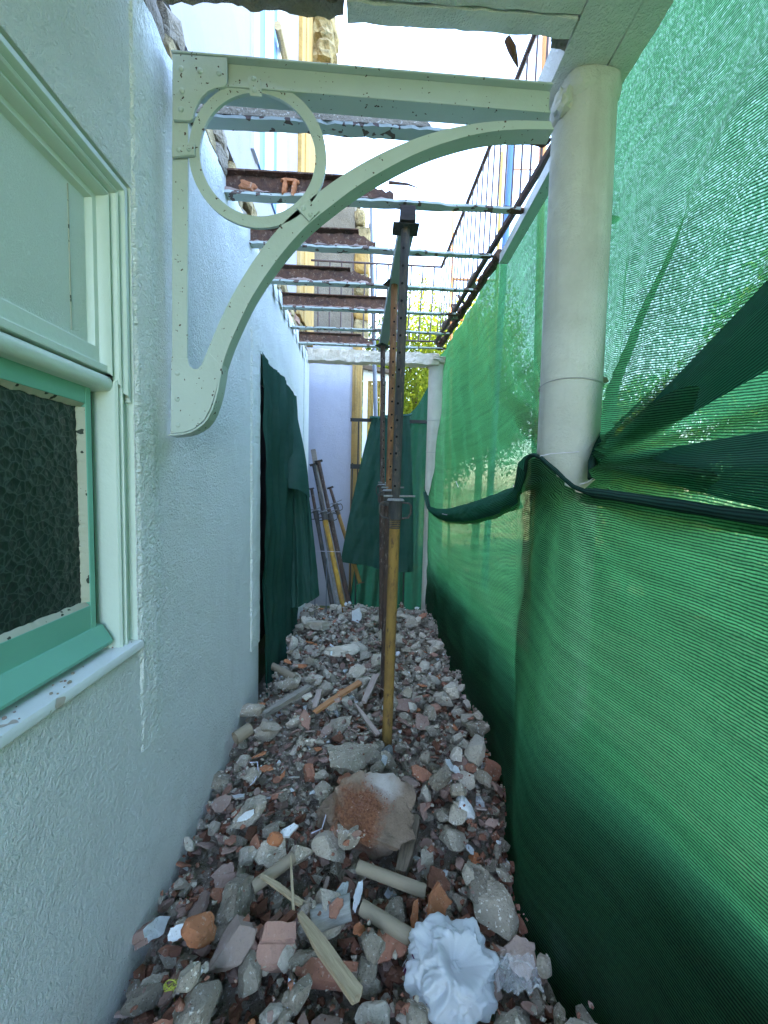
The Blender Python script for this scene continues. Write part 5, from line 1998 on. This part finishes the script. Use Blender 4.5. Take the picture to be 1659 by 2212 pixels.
OCC[OCC > 0] = 1.5
bq = G3(972, 2150)
for i_ in range(NX):
    for j_ in range(NY):
        if math.hypot(GX0 + i_ * GS - bq.x, GY0 + j_ * GS - bq.y) < .15: OCC[i_, j_] = 1.4
n1 = scatter(90, (.054, .084), 'lump', 1.4, 'large')
n2 = scatter(75, (.050, .076), 'shard', 2.2, 'large')
n3 = scatter(125, (.042, .062), 'lump', 1.6, 'middling')
n4 = scatter(110, (.036, .050), 'shard', 1.8, 'middling')
scatter(30, (.028, .050), 'flake', 1.4, '')
OCC *= .7
n5 = scatter(85, (.030, .044), 'lump', 1.6, 'small')
n6 = scatter(110, (.024, .036), 'shard', 1.5, 'small')
# say which one: by the nearest thing one can find, then by closeness to it
ANCH = [(nm_, G3(*p_)) for nm_, p_ in {
    'near prop foot': (835, 1612), 'big earthy stone': (795, 1800), 'plastic bag': (972, 2150), 'orange lath': (730, 1528), 'grey lath': (620, 1540),
    'left cardboard tube': (590, 1928), 'front cardboard tube': (845, 1945), 'wooden stake': (707, 2130), 'orange brick lump': (432, 2078), 'large flat lump': (762, 1650),
    'white triangular stone': (997, 1770), 'upright pointed slab': (1025, 1655), 'tilted grey slab': (1068, 1995), 'white tile chip': (772, 1342), 'long pale lump': (740, 1420),
    'torn cardboard roll': (524, 1610), 'tube by the curtain': (613, 1470), 'long rough lump': (535, 1795), 'middle prop foot': (829, 1520), 'far prop foot': (825, 1445),
    'curled roof tile': (1065, 1672), 'white coated slab': (1190, 2040), 'leaning white slab': (322, 2045), 'far net foot': (990, 1440), 'far column foot': (935, 1345)}.items()]
RANK = {}
for o, words, x, y in LOOSE:
    d_, nm_, q_ = min((math.hypot(x - q.x, (y - q.y)), n_, q) for n_, q in ANCH)
    dx, dy = x - q_.x, y - q_.y
    dr_s = ('right of' if dx > 0 else 'left of') if abs(dx) > abs(dy) else ('behind' if dy > 0 else 'in front of')
    RANK.setdefault('%s %s the %s' % (words, dr_s, nm_), []).append((d_, o))
ORD = ['nearest', 'second nearest', 'third nearest', 'fourth nearest', 'fifth nearest', 'sixth nearest', 'seventh nearest', 'eighth nearest', 'ninth nearest', 'tenth nearest']
for lab, lst in RANK.items():
    for k, (d_, o) in enumerate(sorted(lst, key=lambda t: t[0])):
        o['label'] = lab if len(lst) == 1 else ORD[min(k, 9)] + ' ' + lab

crumbs('small_rubble', 6500, .008, .022, mats, 'small %s pieces filling the heap', 1.15, .35)
crumbs('rubble_crumbs', 7000, .003, .009, mats, 'tiny %s crumbs between the pieces', 1.1, .4)
# red earth clods on the big stone
mb_v, mb_f, off = [], [], 0
for k in range(420):
    V, Fc = random.choice(tmpl)
    a = random.random() * 6.28
    r_ = .135 * random.random() ** .8 * (.75 + .5 * math.sin(2 * a + 1) * math.cos(3 * a))
    x, y = bp.x - .03 + r_ * math.cos(a) * 1.05, bp.y - .035 + r_ * math.sin(a)
    s = .002 + .005 * random.random() ** 2
    z = None
    hit, loc, nn, _i = False, None, None, None
    mb_v.append((V * s + np.array((x, y, 0)), x, y))
    mb_f.append(Fc)
dg = bpy.context.evaluated_depsgraph_get()
dg.update()
bo = bpy.data.objects['plaster_boulder']
inv = bo.matrix_world.inverted() if bo.matrix_world != Matrix() else (Matrix.LocRotScale(bo.location, bo.rotation_euler, None)).inverted()
mw = Matrix.LocRotScale(bo.location, bo.rotation_euler, None)
inv = mw.inverted()
P_all, F_all, off = [], [], 0
for (P, x, y), Fc in zip(mb_v, mb_f):
    o_, d_ = inv @ Vector((x, y, bp.z + 1)), (inv.to_3x3() @ Vector((0, 0, -1))).normalized()
    ok, loc, nn, ii = bo.ray_cast(o_, d_)
    if not ok: continue
    zz = (mw @ loc).z
    P_all.append(P + np.array((0, 0, zz + .001)))
    F_all.append(Fc + off)
    off += len(P)
if P_all:
    me = bpy.data.meshes.new('red_earth')
    me.from_pydata(np.concatenate(P_all).tolist(), [], np.concatenate(F_all).tolist())
    me.materials.append(M['terracotta'])
    o = bpy.data.objects.new('red_earth', me)
    link(o)
    tag(o, 'crumbly red earth spilled on the big stone', 'earth', kind='stuff')

# ------------------------------------------------------------------ plastic bag, film, paper, strings
p = G3(972, 2150)
bag_s = 1.03
bag = thing('plastic_bag', 'crumpled white plastic carrier bag in the foreground', 'bag', (p.x, p.y, p.z + .055))


bag.scale = (bag_s, bag_s, bag_s)


def ridge(x, y, z): return 1 - 2 * abs(noise.noise(Vector((x, y, z))))


bm = bmesh.new()
bmesh.ops.create_icosphere(bm, subdivisions=6, radius=1)
TIPS = [(Vector(d).normalized(), a, w) for d, a, w in (((-.7, .5, .75), .42, .16), ((-.25, .75, .8), .30, .12), ((.55, .6, .7), .34, .13), ((.9, -.1, .35), .25, .18), ((-.95, -.2, .3), .28, .16), ((.2, .2, .95), .20, .12), ((-.5, -.8, .1), .25, .2), ((.6, -.8, .05), .22, .2))]
mouth = Vector((.28, -.28, .92)).normalized()
for v_ in bm.verts:
    n_ = v_.co.normalized()
    w_ = noise.noise_vector(n_ * 1.7 + Vector((4, 1, 7))) * .45
    q = n_ + w_
    r_ = 1 + .20 * ridge(*(q * 1.5)) + .13 * ridge(*(q * 3.1 + Vector((5, 5, 5)))) + .07 * ridge(*(q * 6.5)) + .03 * ridge(*(q * 14))
    for d_, a_, w2 in TIPS:
        r_ += a_ * max(0, 1 - (n_ - d_).length / (w2 * 3.2)) ** 1.6
    md = (n_ + w_ * .25 - mouth).length / .52
    k_ = 1 / (1 + math.exp((md - 1) * 16))
    r_ = lerp(r_, .42 + .03 * ridge(*(q * 3)), k_)
    p_ = n_ * r_
    v_.co = (p_.x * .118, p_.y * .095, max(-.02, p_.z * .088 + .035))
me = bpy.data.meshes.new('bag_body')
bm.to_mesh(me)
bm.free()
me.polygons.foreach_set('use_smooth', [True] * len(me.polygons))
me.materials.append(M['bag'])
link(bpy.data.objects.new('bag_body', me), bag)
hp = []
for (a0, a1, h, dx) in ((.5, 1.4, .045, .02), (1.9, 2.7, .03, -.01)):
    pts = []
    for k in range(13):
        t = k / 12
        a = lerp(a0, a1, t)
        pts.append(Vector((.02 + .095 * math.cos(a), -.01 + .075 * math.sin(a), .075 + h * math.sin(math.pi * t))))
    mbh = MB()
    vs, fs = [], []
    for k, q in enumerate(pts):
        w = .014 + .004 * fbm(k * .7, a0)
        vs += [q + Vector((0, -w, w * .4)), q + Vector((.004, 0, .006)), q + Vector((0, w, -w * .6))]
    for k in range(12):
        for j in range(2):
            fs.append((3 * k + j, 3 * k + j + 1, 3 * k + 4 + j, 3 * k + 3 + j))
    mbh.add(vs, fs).build('bag_handle', M['bag'], bag, fix=False)
mb = MB()
mb.grid(lambda u, v: (-.150 - .012 * math.sin(u * 3) + .03 * v, .02 + .05 * u - .03, .02 + .06 * v + .01 * math.sin(u * 5)), 8, 8)
o = mb.build('printed_corner', M['purple'], bag, fix=False)
for k in range(2):
    mb = MB()
    mb.grid(lambda u, v: (-.152 - .012 * math.sin((.35 + k * .3) * 3) + .03 * v - .002, .02 + .05 * (.3 + .28 * k + .06 * u) - .03, .02 + .06 * v + .01), 2, 8)
    mb.build('print_stripe', M['bag'], o, fix=False)
p = G3(1110, 2165)
mb = MB().grid(lambda u, v: ((u - .5) * .16, (v - .5) * .10, .03 + .035 * fbm(u * 4, v * 4, 3) + .03 * math.sin(math.pi * u) * math.sin(math.pi * v)), 30, 20)
o = mb.build('clear_film', M['film'], None, fix=False)
o.location = (p.x, p.y, p.z + .08)
tag(o, 'scrap of crumpled clear plastic film right of the bag', 'plastic film')
p = G3(632, 2200)
pa = thing('paper_scrap', 'small bluish white paper scrap with a faint scribble at the bottom edge', 'paper', (p.x, p.y, p.z + .11))
pa.rotation_euler = (.25, .1, .5)
pa.scale = (.6, .6, .6)
MB().add([(-.05, -.06, 0), (.055, -.06, .004), (.035, -.01, .006), (-.012, .05, .002)], [(0, 1, 2, 3)]).build('sheet', M['paper'], pa, fix=False)
pts = [Vector((-.005 + .004 * k, -.005 + .008 * math.sin(k * 1.9), .0065)) for k in range(7)]
MB().tube(pts, .0009, 4).build('scribble', M['ink'], pa)
sb = G3(358, 2215)
pts = []
for k in range(60):
    nv_ = noise.noise_vector(Vector((k * .19, 4.2, 1)))
    pts.append(sb + Vector((.045 * nv_.x, .03 + .04 * nv_.y, .095 + .02 * nv_.z)))
pts += [W(380, 2190, 1.25), W(384, 2172, 1.25)]
o = MB().tube(pts, .0016, 5).build('string_coil', M['string'])
tag(o, 'tangled yellow green string by the wall in the near left corner', 'string')
for lab, pp in (('pale curled cord end beside the left wall in the rubble', [(540, 1680), (556, 1682), (558, 1700), (548, 1722), (540, 1735)]), ('pale curled cord just left of the big stone', [(700, 1770), (704, 1800), (695, 1825), (672, 1838)])):
    o = MB().tube([G3(*q) + Vector((0, 0, .09 + .01 * math.sin(i * 2))) for i, q in enumerate(pp)], .0028, 6).build('pale_cord', M['cord'])
    tag(o, lab, 'cord')


# ------------------------------------------------------------------ trees and hedge
def leaf_cloud(name, n, rx, ry, rz, size, m, seed, hollow=.55, lobes=9):
    rs = np.random.default_rng(seed)
    cs = rs.normal(size=(lobes, 3))
    cs /= np.linalg.norm(cs, axis=1)[:, None]
    cs *= rs.uniform(.35, .8, (lobes, 1))
    V, Fc = [], []
    for k in range(n):
        c = cs[rs.integers(lobes)]
        d = rs.normal(size=3)
        d /= np.linalg.norm(d)
        p = (c + d * rs.uniform(.18, .46) ) * np.array((rx, ry, rz))
        a = rs.normal(size=3)
        a /= np.linalg.norm(a)
        b = np.cross(a, rs.normal(size=3))
        b /= np.linalg.norm(b) + 1e-6
        L_ = size * rs.uniform(.6, 1.3)
        i = len(V)
        V += [p, p + a * L_ * .5 + b * L_ * .28, p + a * L_, p + a * L_ * .5 - b * L_ * .28]
        Fc.append((i, i + 1, i + 2, i + 3))
    me = bpy.data.meshes.new(name)
    me.from_pydata([tuple(v) for v in V], [], Fc)
    me.materials.append(m)
    return me


crownA = leaf_cloud('crown', 24000, 1, 1, 1, .045, M['leaf'], 3, lobes=14)
crownB = leaf_cloud('crown', 16000, 1, 1, 1, .06, M['leaf_dark'], 4, lobes=12)


def tree(name, label, x, y, h, r, me, group, rz=None):
    t = thing(name, label, 'tree' if h > 2.2 else 'shrub', (x, y, 0), group)
    o = bpy.data.objects.new('crown', me)
    rz = rz or r
    o.location = (0, 0, h - rz)
    o.scale = (r, r, rz)
    o.rotation_euler = (0, 0, x * 3 + y)
    link(o, t)
    MB().tube([(0, 0, 0), (.05, .02, (h - rz) * .6), (-.03, 0, h - rz * .8)], [.05 * h / 3, .04 * h / 3, .02 * h / 3], 8).build('trunk', M['bark'], t, smooth=True)
    for k in range(4):
        a = k * 1.6 + x
        MB().tube([(0, 0, h - rz * 1.5), (r * .5 * math.cos(a), r * .5 * math.sin(a), h - rz * .7)], [.02, .008], 6).build('limb', M['bark'], t, smooth=True)
    return t


for i, (x, y, h, r, lab) in enumerate([
        (1.15, 9.6, 6.6, 1.9, 'bright yellow green tree filling the gap behind the service pole'),
        (3.0, 10.6, 7.1, 2.2, 'bright tree behind the railing corner at the far right'),
        (-.3, 11.5, 5.2, 1.7, 'leafy tree seen between the porch posts'),
        (2.2, 13.5, 6.4, 2.2, 'farther tree rising behind the bright ones')]):
    tree('garden_tree', lab, x, y, h, r, crownA, 'trees beyond the end of the passage', r * 1.25)
for i, (x, y, h, r, lab) in enumerate([
        (5.2, 1.2, 4.2, 1.6, 'tree glimpsed through the net right of the near column'),
        (5.8, 4.4, 4.8, 1.7, 'tree glimpsed through the net left of the near column'),
        (6.4, -2.2, 4.0, 1.6, 'tree glimpsed through the net at the right edge'),
        (4.6, 6.6, 4.0, 1.4, 'tree glimpsed through the far part of the net')]):
    tree('garden_tree', lab, x, y, h, r, crownB, 'trees glimpsed through the net')
for i in range(7):
    yy = -2 + i * 1.45
    tree('garden_shrub', ['first', 'second', 'third', 'fourth', 'fifth', 'sixth', 'seventh'][i] + ' low shrub behind the green net, counted from the near end', 3.7 + .4 * (i % 2), yy, 1.5 + .3 * (i % 3), .75, crownA, 'shrubs behind the net')
